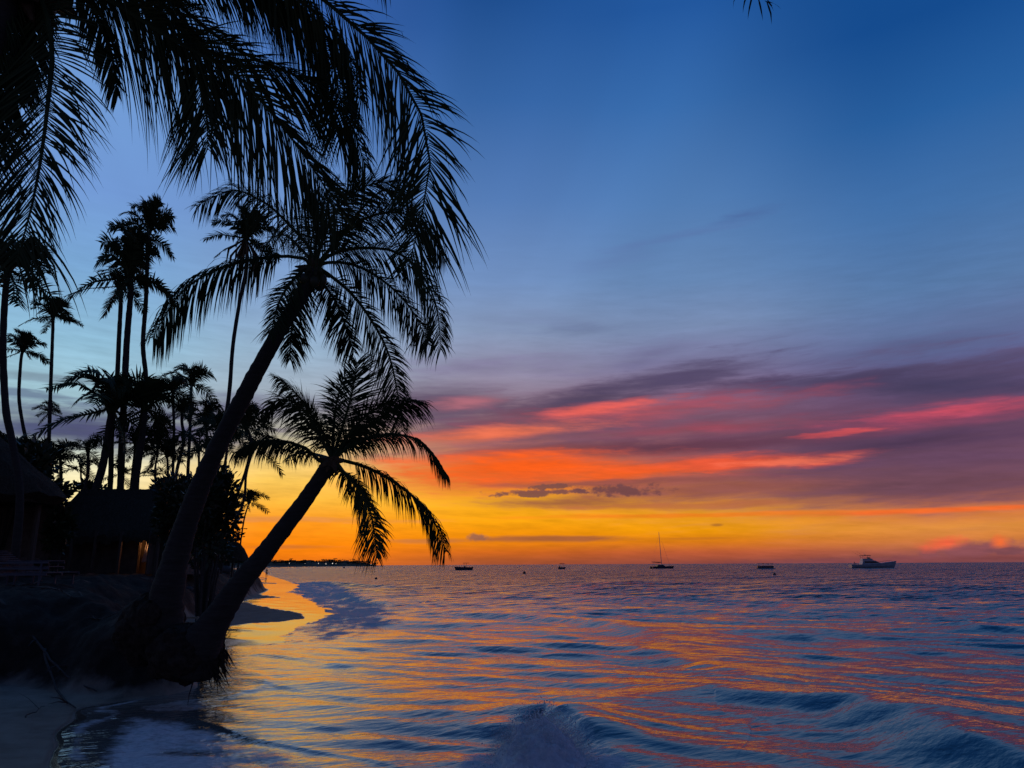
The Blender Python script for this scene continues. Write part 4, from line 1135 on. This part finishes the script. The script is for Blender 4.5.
# sun loungers stacked up by the hut, at the left
lm = material('lounger_plastic', (.07,.08,.10), .5)
NT(lm)
def lounger(px, Y, rz, zoff, label, first=None):
    g_ = at(px, 566, Y); z0 = lz(g_.x, Y) + zoff
    if first is not None:
        r_ = first.copy(); C.objects.link(r_); r_.location = (g_.x, Y, z0); r_.rotation_euler = (0,0,rz); r_['label'] = label
        for ch in list(first.children):
            c_ = ch.copy(); C.objects.link(c_); c_.parent = r_
        return r_
    r_ = thing('sun_lounger', (0,0,0), label, 'sun lounger', 'stacked sun loungers beside the hut')
    for sx in (-.3,.3): MB().box((sx, 0, .30), (.04,1.9,.05)).put('side_rail', lm, r_)
    for i in range(12): MB().box((0, -.92+i*.11, .345), (.6,.075,.02)).put('seat_slat', lm, r_)
    for i in range(6): MB().box((0, .46+i*.085, .37+i*.05), (.6,.07,.02)).put('back_slat', lm, r_)
    for sx in (-.3,.3):
        for sy in (-.75,.7): MB().tube([(sx, sy, 0), (sx, sy, .29)], [.025,.025], 6).put('leg', lm, r_)
    r_.location = (g_.x, Y, z0); r_.rotation_euler = (0,0,rz)
    return r_
L0 = lounger(24, 21, 1.45, 0, 'lowest sun lounger of the dark stack at the left in front of the hut')
lounger(24.5, 21, 1.47, .16, 'middle sun lounger of the dark stack at the left in front of the hut', L0)
lounger(25, 21, 1.43, .32, 'topmost sun lounger of the dark stack at the left in front of the hut', L0)
lounger(45, 22, 1.3, 0, 'single sun lounger standing right of the stack of loungers', L0)

# ---------------------------------------------------------------- driftwood and debris
drift = material('driftwood', (.07,.055,.045), .9)
t = NT(drift); dn = t.noise(t.coords((4,4,4)), 4, 4); t.l(t.ramp(dn, [(.3,(.035,.028,.022)),(.7,(.10,.08,.065))]), t.b.inputs['Base Color'])
def branch(pts, r, label, seed, forks=3, nm='fallen_branch'):
    rnd = random.Random(seed); P = []
    for (px, py) in pts:
        g_ = ground(px, py, .2); P.append(Vector((g_.x, g_.y, lz(g_.x, g_.y)+r*.8+rnd.uniform(0,.05))))
    root = thing(nm, tuple(P[0]), label, 'branch')
    D_ = dense([tuple(p) for p in P], 5); n_ = len(D_)
    MB().tube([Vector(p)+Vector((rnd.gauss(0,.012),rnd.gauss(0,.012),rnd.gauss(0,.012))) for p in D_], [r*(1-.7*i/n_) for i in range(n_)], 7, True, .3, seed).put('stem', drift, root, True)
    mb = MB()
    for k in range(forks):
        i = rnd.randrange(2, n_-2); s0 = Vector(D_[i]); T = (Vector(D_[i+1])-Vector(D_[i-1])).normalized()
        sd_ = T.cross(Vector((0,0,1)))*rnd.choice((-1,1)); l_ = rnd.uniform(.25,.7)
        e_ = s0 + (T*.6+sd_*.6+Vector((0,0,rnd.uniform(0,.35))))*l_
        mb.tube([s0, s0.lerp(e_,.5)+Vector((0,0,.03)), e_], [r*.5, r*.35, r*.1], 5)
    mb.put('twigs', drift, root)
branch([(-10,672),(30,676),(60,682),(98,687)], .035, 'long fallen branch lying along the foot of the bank at left', 1, 5)
branch([(40,677),(56,686),(76,699)], .028, 'short dark stick slanting down across the sand at left', 2, 2)
branch([(2,662),(22,655),(44,660),(64,668)], .03, 'crooked branch resting on the slope above the long branch', 3, 5)
branch([(70,664),(88,672),(110,676)], .025, 'thin forked branch lying against the dark root mass', 4, 4)
branch([(26,710),(36,705),(44,699)], .010, 'tiny twig alone on the smooth sand below the sticks', 5, 1)
branch([(-8,650),(14,648),(34,642)], .03, 'branch sticking out of the bank at the left edge', 6, 4)
lg = ground(259, 586.5, .4)
branch([(248,587.5),(256,586),(263,585.5)], .09, 'dark piece of driftwood on the far sand beside the low leaning trunk', 7, 1, 'driftwood_log')
rock_m = material('rock', (.10,.09,.08), .9)
t = NT(rock_m); t.l(t.bump(t.noise(t.coords(), 5, 5, .7), 1, .05), t.b.inputs['Normal'])
def rubble(px, py, r, seed, label):
    g_ = ground(px, py, .5); z = lz(g_.x, g_.y)
    me = MB().ball((g_.x, g_.y, z+r*.25), r, 12, 9, .13, seed, (1.25,1,.6))
    o = mesh_obj('rock', me.v, me.f, rock_m, None, True); tag(o, label, 'rock', 'rocks at the foot of the far bank')
for i, (px, py, r, lab) in enumerate([(196,602,.45,'dark rock at the foot of the bank between the two leaning trunks'),(208,597,.5,'middle dark rock below the umbrella between the leaning trunks'),(190,590,.4,'upper dark rock on the bank right of the tall trunk'),
        (222,592,.55,'dark rock touching the low leaning trunk on its left'),(212,585,.45,'rock high on the bank under the thatched umbrella'),(186,607,.22,'small rock alone on the blue-grey sand beside the tall trunk')]):
    rubble(px, py, r, i+5, lab)

# ---------------------------------------------------------------- a person walking at the water's edge
def skin_body(name, J, edges, mat, parent, rootv=0, sub=2):
    me = bpy.data.meshes.new(name); me.from_pydata([j[0] for j in J], edges, []); me.update()
    o = bpy.data.objects.new(name, me); C.objects.link(o); o.parent = parent
    md = o.modifiers.new('skin', 'SKIN')
    for i, j in enumerate(J):
        me.skin_vertices[0].data[i].radius = (j[1], j[1]*(j[2] if len(j) > 2 else 1)); me.skin_vertices[0].data[i].use_root = (i == rootv)
    md.use_smooth_shade = True
    s_ = o.modifiers.new('sub', 'SUBSURF'); s_.levels = s_.render_levels = sub
    me.materials.append(mat); return o
skin_m = material('skin', (.25,.14,.09), .5); NT(skin_m)
def person(px, py_foot, label, short_c, flip=1):
    g_ = ground(px, py_foot, .1); z = lz(g_.x, g_.y); z = max(z, -.05)
    r_ = thing('person', (g_.x, g_.y, z), label, 'person'); r_.rotation_euler = (0,0,.4*flip)
    J = [((0,0,.95),.13,.8),((0,0,1.18),.115,.8),((0,0,1.40),.15,.65),((0,0,1.50),.06),((0,.01,1.60),.075,1.1),((0,.01,1.70),.085,1.1),
         ((.09,0,.90),.09),((.11,.12,.50),.062),((.12,.10,.09),.04),((.12,.24,.04),.035),
         ((-.09,0,.90),.09),((-.11,-.06,.50),.062),((-.12,-.24,.12),.04),((-.12,-.14,.04),.035),
         ((.19,0,1.42),.055),((.25,-.06,1.15),.042),((.26,.06,.92),.03),((.26,.10,.85),.028),
         ((-.19,0,1.42),.055),((-.25,.04,1.15),.042),((-.27,.16,.94),.03),((-.27,.20,.87),.028)]
    Ed = [(0,1),(1,2),(2,3),(3,4),(4,5),(0,6),(6,7),(7,8),(8,9),(0,10),(10,11),(11,12),(12,13),(2,14),(14,15),(15,16),(16,17),(2,18),(18,19),(19,20),(20,21)]
    skin_body('body', J, Ed, skin_m, r_)
    J2 = [((0,0,1.0),.15,.85),((.09,0,.86),.105),((.105,.05,.66),.09),((-.09,0,.86),.105),((-.105,-.03,.66),.09)]
    cm = material('swim_shorts', short_c, .8); NT(cm); skin_body('shorts', J2, [(0,1),(1,2),(0,3),(3,4)], cm, r_)
    hm = material('hair', (.02,.015,.01), .7); NT(hm)
    hb = MB().ball((0,-.015,1.73), .10, 12, 9, .03, 2, (1,1.12,.95)); me = bpy.data.meshes.new('hair'); me.from_pydata(hb.v, [], hb.f); me.materials.append(hm)
    h_ = bpy.data.objects.new('hair', me); C.objects.link(h_); h_.parent = r_
person(266.3, 577.5, 'small dark figure walking at the water line beside the low leaning trunk', (.05,.06,.12))

# ---------------------------------------------------------------- headland with trees and lights on the horizon
YHd = 1900.0; kd = YHd/F
hill_m = material('headland', (.035,.04,.025), .95); t = NT(hill_m); t.l(t.ramp(t.noise(t.coords((1,1,1)), .03, 4), [(.3,(.02,.025,.014)),(.7,(.05,.055,.03))]), t.b.inputs['Base Color'])
hxs = np.linspace(120, 384, 120); rows = []
for dy_, hh_ in ((-60,-1),(0,.35),(60,1),(180,1),(300,-1)):
    row = []
    for px_ in hxs:
        top = (5.4 - 4.4*max(0,(px_-330)/54)**1.5)*(1+.12*math.sin(px_*.35)+.1*math.sin(px_*.13))
        if px_ > 376: top *= .3
        g_ = at(px_, 565, YHd+dy_); row.append((g_.x, YHd+dy_, max(-1.5, hh_*top*kd)))
    rows.append(row)
grid_obj('headland', np.array(rows), hill_m)['kind'] = 'structure'
rn = random.Random(12); V = []; Fc = []
for i in range(420):
    px_ = rn.uniform(122, 377); top = (5.4-4.4*max(0,(px_-330)/54)**1.5)*kd
    g_ = at(px_, 565, YHd+rn.uniform(0,60)); hh_ = rn.uniform(.25,.62)*(1 if rn.random() > .12 else 1.5)*4.6*kd; base = top*.7; r = rn.uniform(3,6.5)
    if rn.random() < .45:                 # palm-like
        b = len(V); V += [(g_.x-.5,g_.y,base),(g_.x+.5,g_.y,base),(g_.x+.3,g_.y,base+hh_),(g_.x-.3,g_.y,base+hh_)]; Fc.append([b,b+1,b+2,b+3])
        for k in range(9):
            a = k*.7+rn.random(); dx_, dy_ = math.cos(a)*r, math.sin(a)*r; b = len(V)
            V += [(g_.x,g_.y,base+hh_),(g_.x+dx_*.6-dy_*.14,g_.y+dy_*.6+dx_*.14,base+hh_+r*.25),(g_.x+dx_,g_.y+dy_,base+hh_-r*.35),(g_.x+dx_*.6+dy_*.14,g_.y+dy_*.6-dx_*.14,base+hh_+r*.05)]; Fc.append([b,b+1,b+2,b+3])
    else:
        for k in range(26):
            d = Vector((rn.gauss(0,1),rn.gauss(0,1),rn.gauss(0,1))).normalized(); c_ = Vector((g_.x+d.x*r*1.2,g_.y+d.y*r,base+hh_*.45+d.z*hh_*.4)); b = len(V)
            for m2 in range(3): V.append((c_.x+rn.uniform(-2.4,2.4), c_.y+rn.uniform(-2,2), c_.z+rn.uniform(-2,2)))
            Fc.append([b,b+1,b+2])
tag(mesh_obj('headland_forest', V, Fc, leaf_m), 'dark line of far-off palms and trees along the low headland', None, None, 'stuff')
lampm = bpy.data.materials.new('shore_light'); lampm.use_nodes = True
bb = lampm.node_tree.nodes['Principled BSDF']; bb.inputs['Emission Color'].default_value = (1,.85,.7,1); bb.inputs['Emission Strength'].default_value = 1.6
sl0 = None
for px_, py_, rr_, lb_ in ((289.5,562.6,.7,'leftmost tiny light on the dark headland beside the low leaning trunk'),(305,563,.5,'second tiny light from the left on the dark headland'),(318.5,562.8,.8,'third tiny light from the left on the dark headland'),(326,563.3,.9,'fourth tiny light on the headland, left of the brightest one'),(332.5,562.8,1.1,'brightest of the tiny lights on the dark headland'),(336,563,.6,'faint tiny light just right of the brightest one on the headland'),(371,563.6,.5,'rightmost tiny light at the low end of the headland')):
    p = at(px_, py_+.6, YHd-70); r_ = thing('shore_lamp', (p.x, p.y, 0), lb_, 'lamp', 'lights on the headland')
    MB().ball(tuple(p), rr_*.8, 8, 6).put('globe', lampm, r_, True)
    MB().tube([(p.x, p.y, -1), tuple(p)], [.3,.2], 6).put('pole', wood, r_)

# ---------------------------------------------------------------- boats
hullw = material('boat_white', (.45,.47,.50), .3); t = NT(hullw); t.l(t.ramp(t.noise(t.coords(), .8, 3), [(.3,(.36,.38,.40)),(.7,(.50,.52,.54))]), t.b.inputs['Base Color'])
hulld = material('boat_dark', (.04,.05,.07), .35); t = NT(hulld); t.l(t.ramp(t.noise(t.coords(), .8, 3), [(.3,(.03,.04,.055)),(.7,(.055,.065,.09))]), t.b.inputs['Base Color'])
canv = material('canvas', (.06,.07,.10), .8); NT(canv)
metal = material('boat_metal', (.35,.35,.36), .35, .9); NT(metal)
tint = material('tinted_glass', (.01,.012,.015), .08); NT(tint)
def hull(L_, B_, H_, fore=.35, sheer=.35, draft=.3, transom=.92, n=18):
    """lofted hull along +x (bow), stern at -x"""
    mb = MB(); st = []
    for i in range(n+1):
        q = i/n; x = -L_/2 + L_*q
        w = B_/2*(transom + (1-transom)*min(1, q*3)) if q < .5 else B_/2*math.sqrt(max(0, 1-((q-.5)/.5)**2.3))
        zt = H_*(1 + sheer*max(0, q-.35)**1.6*2); rk = fore*L_*.5*max(0, q-.8)/.2*.35
        st.append([(x+rk, -w, zt), (x+rk*.6, -w*.9, zt*.45), (x, -w*.45, -draft*.6), (x-.0, 0, -draft), (x, w*.45, -draft*.6), (x+rk*.6, w*.9, zt*.45), (x+rk, w, zt)])
    k = 7
    for s_ in st: mb.v += s_
    for i in range(n):
        for j in range(k-1): mb.f.append([i*k+j, (i+1)*k+j, (i+1)*k+j+1, i*k+j+1])
        mb.f.append([i*k+k-1, (i+1)*k+k-1, (i+1)*k, i*k])
    mb.f.append([j for j in range(k)]); mb.f.append([n*k+j for j in range(k)][::-1])
    return mb
def boat_at(px, py, name, label, rz):
    g_ = ground(px, py, 0.0); r_ = thing(name, (0,0,0), label, 'boat', None); return r_, g_
def place(r_, g_, rz): r_.location = g_; r_.rotation_euler = (0,0,rz)
def prof(mb, pr, y0, y1): return mb.prism(pr, y0, y1)
# sport-fishing yacht with a tower (right)
r_, g_ = boat_at(872, 568.2, 'motor_yacht', 'white sport fishing yacht with a flybridge and rods, rightmost boat on the horizon', 0)
S = g_.length*36/F/16.5
def pt(nm, mb, mat, sm=False, par=None):
    return mb.put(nm, mat, par or r_, sm)
pt('hull', hull(16.5,5,1.5,.5,.9,.6), hullw, False)
pt('cabin', prof(MB(), [(-4.2,1.45),(-3.7,3.0),(1.0,3.0),(3.4,1.75),(3.6,1.45)], -1.9, 1.9), hullw)
pt('window', prof(MB(), [(-3.2,2.05),(-3.0,2.7),(.9,2.7),(2.5,2.05)], -1.93, 1.93), tint)
pt('flybridge', prof(MB(), [(-3.8,3.02),(-3.6,3.75),(-.2,3.75),(.6,3.02)], -1.6, 1.6), hullw)
pt('windshield', prof(MB(), [(-.9,3.77),(-1.2,4.3),(-1.1,4.3),(-.5,3.77)], -1.5, 1.5), tint)
pt('hardtop', prof(MB(), [(-3.9,4.9),(-3.9,5.05),(-.6,5.1),(-.3,4.9)], -1.7, 1.7), canv)
mb = MB()
for x in (-3.6,-.8):
    for y in (-1.5,1.5): mb.tube([(x,y,3.6),(x+.1,y*.95,4.95)], [.05,.05], 6)
pt('hardtop_frame', mb, metal)
mb = MB(); mb.box((-2.2,0,5.2),(.5,.5,.25)); mb.tube([(-2.0,.3,5.1),(-2.0,.3,6.6)],[.03,.015],5); mb.tube([(-2.6,-.4,5.1),(-2.7,-.4,6.3)],[.03,.015],5); pt('antenna', mb, metal)
for s_ in (-1,1): pt('outrigger', MB().tube([(-2.0,1.7*s_,3.4),(-6.2,2.6*s_,6.8)], [.04,.012], 6), metal)
mb = MB()
for i in range(8): q=i/7; x=2.4+q*5.6; mb.tube([(x, 1.9*(1-q*.9), 1.9+q*.6),(x,1.9*(1-q*.9),2.5+q*.6)],[.03,.03],5)
for s_ in (-1,1): mb.tube([(2.4+5.6*q, s_*1.9*(1-q*.9), 2.5+q*.6) for q in (0,.25,.5,.75,1)], .035, 5)
pt('bow_rail', mb, metal)
pt('fighting_chair', MB().box((-6.3,0,1.9),(.6,.6,.15)).box((-6.55,0,2.25),(.1,.6,.6)).tube([(-6.3,0,1.4),(-6.3,0,1.85)],[.08,.08],6), canv)
place(r_, g_, -.12); r_.scale = (S,S,S)
# sailing catamaran with bare mast
r_, g_ = boat_at(661.5, 568.6, 'sailing_boat', 'sailing boat with a tall bare mast, middle boat on the horizon', 0)
S = g_.length*20/F/12.0
for s_ in (-1,1):
    h_ = hull(12,1.5,1.15,.3,.25,.5); h_.v = [(x,y+s_*2.4,z) for x,y,z in h_.v]; pt('hull', h_, hulld)
pt('deck', MB().box((-.8,0,1.1),(7.8,4.6,.22)), hulld)
pt('cabin', prof(MB(), [(-2.8,1.22),(-2.6,2.1),(.6,2.1),(2.0,1.22)], -1.7, 1.7), hulld)
pt('bimini', prof(MB(), [(-4.6,3.15),(-4.5,3.3),(-1.6,3.35),(-1.4,3.18)], -1.9, 1.9), canv)
mb = MB()
for x in (-4.3,-2.0):
    for y in (-1.7,1.7): mb.tube([(x,y,1.2),(x,y,3.2)],[.05,.05],5)
pt('bimini_frame', mb, metal)
pt('mast', MB().tube([(.2,0,1.2),(-.1,0,9),(-.5,0,20.5)], [.22,.18,.12], 8), metal)
pt('boom', MB().tube([(.2,0,3.5),(-5.6,0,3.75)], [.22,.14], 8), canv)
pt('crossbeam', MB().tube([(5.2,-2.4,1.2),(5.2,2.4,1.2)], [.09,.09], 6), metal)
mb = MB()
for e_ in ((5.2,0,1.2),(-5.6,-2.3,1.2),(-5.6,2.3,1.2)): mb.tube([(-.45,0,19.8), e_], [.012,.012], 4)
mb.tube([(5.1,0,1.3),(1.4,0,14)],[.05,.03],6)
pt('rigging', mb, metal)
place(r_, g_, .12); r_.scale = (S,S,S)
# open motor boat with T-top (left)
r_, g_ = boat_at(464, 570.2, 'motorboat', 'low dark motorboat with a small canopy, leftmost boat nearest the palms', 0)
S = g_.length*16/F/7.5
pt('hull', hull(7.5,2.4,1.35,.5,.2,.3), hulld); pt('console', prof(MB(), [(-.6,.9),(-.6,1.7),(-.2,1.9),(.3,.9)], -.45,.45), hulld)
pt('canopy', MB().box((-.9,0,3.15),(2.8,1.8,.16)), canv)
mb = MB()
for x in (-.9,.1):
    for y in (-.7,.7): mb.tube([(x,y,.85),(x-.1,y,3.1)],[.06,.06],5)
pt('canopy_frame', mb, metal)
for y in (-.4,.4): pt('outboard_motor', MB().box((-3.95,y,1.25),(.5,.38,.65),0,.8).box((-3.95,y,.5),(.16,.16,1.0)), canv)
pt('bench', MB().box((-2.2,0,1.05),(.6,1.8,.4)), hulld)
place(r_, g_, math.pi+.1); r_.scale = (S,S,S)
# small boat with arched frame
r_, g_ = boat_at(562.3, 569.4, 'small_boat', 'small boat with an arched canopy frame between the motorboat and the sailing boat', 0)
S = g_.length*9.5/F/4.6
pt('hull', hull(5.6,2.2,1.0,.4,.25,.3), hulld)
mb = MB()
for x in (-1.3,0,1.2): mb.tube([(x,-.95,.9),(x,-.85,2.3),(x,-.4,2.75),(x,.4,2.75),(x,.85,2.3),(x,.95,.9)], .04, 5)
pt('canopy_frame', mb, metal)
V_=[];F_=[]
for i in range(9):
    a = -.62+1.24*i/8
    for x in (-1.6,1.5): V_.append((x, math.sin(a)*1.4, 1.68+math.cos(a)*1.15))
for i in range(8): F_.append([2*i,2*i+1,2*i+3,2*i+2])
mm = MB(); mm.v=V_; mm.f=F_; pt('canopy', mm, canv)
pt('outboard_motor', MB().box((-3.05,0,1.2),(.45,.36,.6),0,.8).box((-3.05,0,.5),(.15,.15,1.0)), canv)
pt('bench', MB().box((-.8,0,.95),(.4,1.8,.12)), hulld)
place(r_, g_, 1.1); r_.scale = (S,S,S)
# pontoon boat with posts and roof
r_, g_ = boat_at(765.5, 569.0, 'pontoon_boat', 'flat roofed pontoon boat low on the water between the sailing boat and the yacht', 0)
S = g_.length*15/F/8.0
for s_ in (-1,1): pt('pontoon', MB().tube([(-4,s_*1,.2),(3.2,s_*1,.2),(4.0,s_*1,.45)], [.38,.38,.12], 10), metal)
pt('deck', MB().box((0,0,.62),(7.6,2.7,.12)), hulld)
pt('railing', MB().box((0,-1.3,1.1),(7.4,.06,.8)).box((0,1.3,1.1),(7.4,.06,.8)).box((3.7,0,1.1),(.06,2.5,.8)).box((-3.7,.5,1.1),(.06,1.4,.8)), hulld)
pt('roof', MB().box((-.2,0,2.75),(7.2,2.8,.12)), canv)
for x in (-3.4,-1.2,1.0,3.0):
    for y in (-1.2,1.2): pt('post', MB().tube([(x,y,.65),(x,y,2.7)],[.07,.07],6), metal)
for x in (-2.0,1.8): pt('bench', MB().box((x,.6,1.0),(1.4,.9,.6)), canv)
place(r_, g_, math.pi-.1); r_.scale = (S,S,S)
# mooring buoys
by_m = material('buoy_paint', (.12,.04,.03), .5); NT(by_m)
for px_, py_, rp, lab in ((524.3,573.6,1.5,'dark mooring buoy floating between the motorboat and the small arched boat'),(774.5,575.2,1.5,'dark mooring buoy floating just right below the pontoon boat'),(344,568.2,.9,'small buoy on the water near the end of the headland'),(376,579.2,1.3,'dark buoy bobbing in the surf under the drooping frond tips')):
    g_ = ground(px_, py_, 0); r = rp*g_.length/F
    b_ = thing('buoy', tuple(g_), lab, 'buoy', 'buoys on the water')
    MB().ball((g_.x,g_.y,r*.35), r, 12, 9, 0, 0, (1,1,1.05)).put('float', by_m, b_, True)
    MB().tube([(g_.x,g_.y,r*1.3),(g_.x,g_.y,r*1.9)], [r*.18, r*.12], 6).put('ring', metal, b_)

# ---------------------------------------------------------------- splash where the near wave breaks
sp_m = material('splash_foam', (.72,.75,.78), .9); t = NT(sp_m)
sn = t.noise(t.coords(), 14, 5, .7); t.l(t.ramp(sn, [(.3,(.6,.64,.68)),(.6,(.88,.9,.91))]), t.b.inputs['Base Color']); t.l(t.bump(sn, .4, .03), t.b.inputs['Normal'])
def dome(px): return np.interp(px, [488,497,508,520,532,545,556,568,580,592], [0,14,25,32,35,38,33,23,11,0])
th2 = np.linspace(0, 2*math.pi, 150); rr2 = np.linspace(1.0, 0, 60)
TT, RR_ = np.meshgrid(th2, rr2); cc = at(540, 768, 10.2)
SXh = (588-492)/2*10.2/F
PX = cc.x + np.cos(TT)*RR_*SXh*.92; PY = 10.2 + np.sin(TT)*RR_*.75
pxs = 512 + PX/10.2*F*1.0
Hh = dome(pxs)*10.2/F*np.sqrt(np.clip(1-np.abs(np.sin(TT)*RR_)**2, 0, 1))*(1-RR_**3)
n_a = fbm(PX*3.2, PY*3.2, 201, 5)-.5; n_b = fbm(PX*13, PY*13, 202, 4)-.5
PZ = np.maximum(Hh*(.80+1.0*n_a) + .13*n_b*(Hh > .02), -.02) + .0
PX = PX + .16*(fbm(PZ*9+PX*4, PY*6, 203, 4)-.5)*(RR_ < .98)
spl = grid_obj('wave_splash', np.stack([PX, PY, PZ], -1), sp_m)
tag(spl, 'white foam thrown up where the nearest small wave breaks', None, None, 'stuff')
# spray hanging over it
vb = MB().ball((cc.x, 10.2, .05), 1.0, 28, 18, 0, 0, (SXh*1.12, .85, .56))
vm_ = bpy.data.materials.new('spray'); vm_.use_nodes = True; vt = vm_.node_tree
for n_ in list(vt.nodes): vt.nodes.remove(n_)
vo = vt.nodes.new('ShaderNodeOutputMaterial'); vp = vt.nodes.new('ShaderNodeVolumePrincipled'); vp.inputs['Color'].default_value = (.9,.93,.96,1)
vt.links.new(vp.outputs[0], vo.inputs['Volume'])
tcv = vt.nodes.new('ShaderNodeNewGeometry'); sp = vt.nodes.new('ShaderNodeVectorMath'); sp.operation = 'SUBTRACT'; vt.links.new(tcv.outputs['Position'], sp.inputs[0]); sp.inputs[1].default_value = (cc.x, 10.2, .05)
dv = vt.nodes.new('ShaderNodeVectorMath'); dv.operation = 'DIVIDE'; vt.links.new(sp.outputs[0], dv.inputs[0]); dv.inputs[1].default_value = (SXh*1.12, .85, .56)
ln_ = vt.nodes.new('ShaderNodeVectorMath'); ln_.operation = 'LENGTH'; vt.links.new(dv.outputs[0], ln_.inputs[0])
nz_ = vt.nodes.new('ShaderNodeTexNoise'); vt.links.new(tcv.outputs['Position'], nz_.inputs['Vector']); nz_.inputs['Scale'].default_value = 6; nz_.inputs['Detail'].default_value = 4
ma = vt.nodes.new('ShaderNodeMath'); ma.operation = 'MULTIPLY_ADD'; vt.links.new(nz_.outputs[0], ma.inputs[0]); ma.inputs[1].default_value = 1.1; ma.inputs[2].default_value = .5
mb_ = vt.nodes.new('ShaderNodeMath'); mb_.operation = 'SUBTRACT'; vt.links.new(ma.outputs[0], mb_.inputs[0]); vt.links.new(ln_.outputs['Value'], mb_.inputs[1])
mr = vt.nodes.new('ShaderNodeMapRange'); vt.links.new(mb_.outputs[0], mr.inputs[0]); mr.inputs[1].default_value = .12; mr.inputs[2].default_value = .6; mr.inputs[3].default_value = 0; mr.inputs[4].default_value = 2.2
vt.links.new(mr.outputs[0], vp.inputs['Density'])
vo_ = mesh_obj('spray', vb.v, vb.f, vm_); tag(vo_, 'fine spray hanging over the foam of the nearest breaking wave', None, None, 'stuff')
rn = random.Random(77); mb = MB()
for k in range(2600):
    px_ = rn.gauss(536, 24); hpx = dome(min(592, max(488, px_)))
    Yk = rn.uniform(9.6, 10.9); z = (hpx*rn.uniform(.45,1.12)+rn.expovariate(1/2.2))*Yk/F; xk = at(px_, 600, Yk).x
    r = .003+.011*rn.random()**3; b = len(mb.v); mb.v += [(xk-r,Yk,z),(xk+r,Yk,z),(xk,Yk-r,z),(xk,Yk+r,z),(xk,Yk,z+r),(xk,Yk,z-r)]
    mb.f += [[b+0,b+2,b+4],[b+2,b+1,b+4],[b+1,b+3,b+4],[b+3,b+0,b+4],[b+2,b+0,b+5],[b+1,b+2,b+5],[b+3,b+1,b+5],[b+0,b+3,b+5]]
tag(mesh_obj('spray_drops', mb.v, mb.f, sp_m, None, True), 'flying droplets above the nearest breaking wave', None, None, 'stuff')
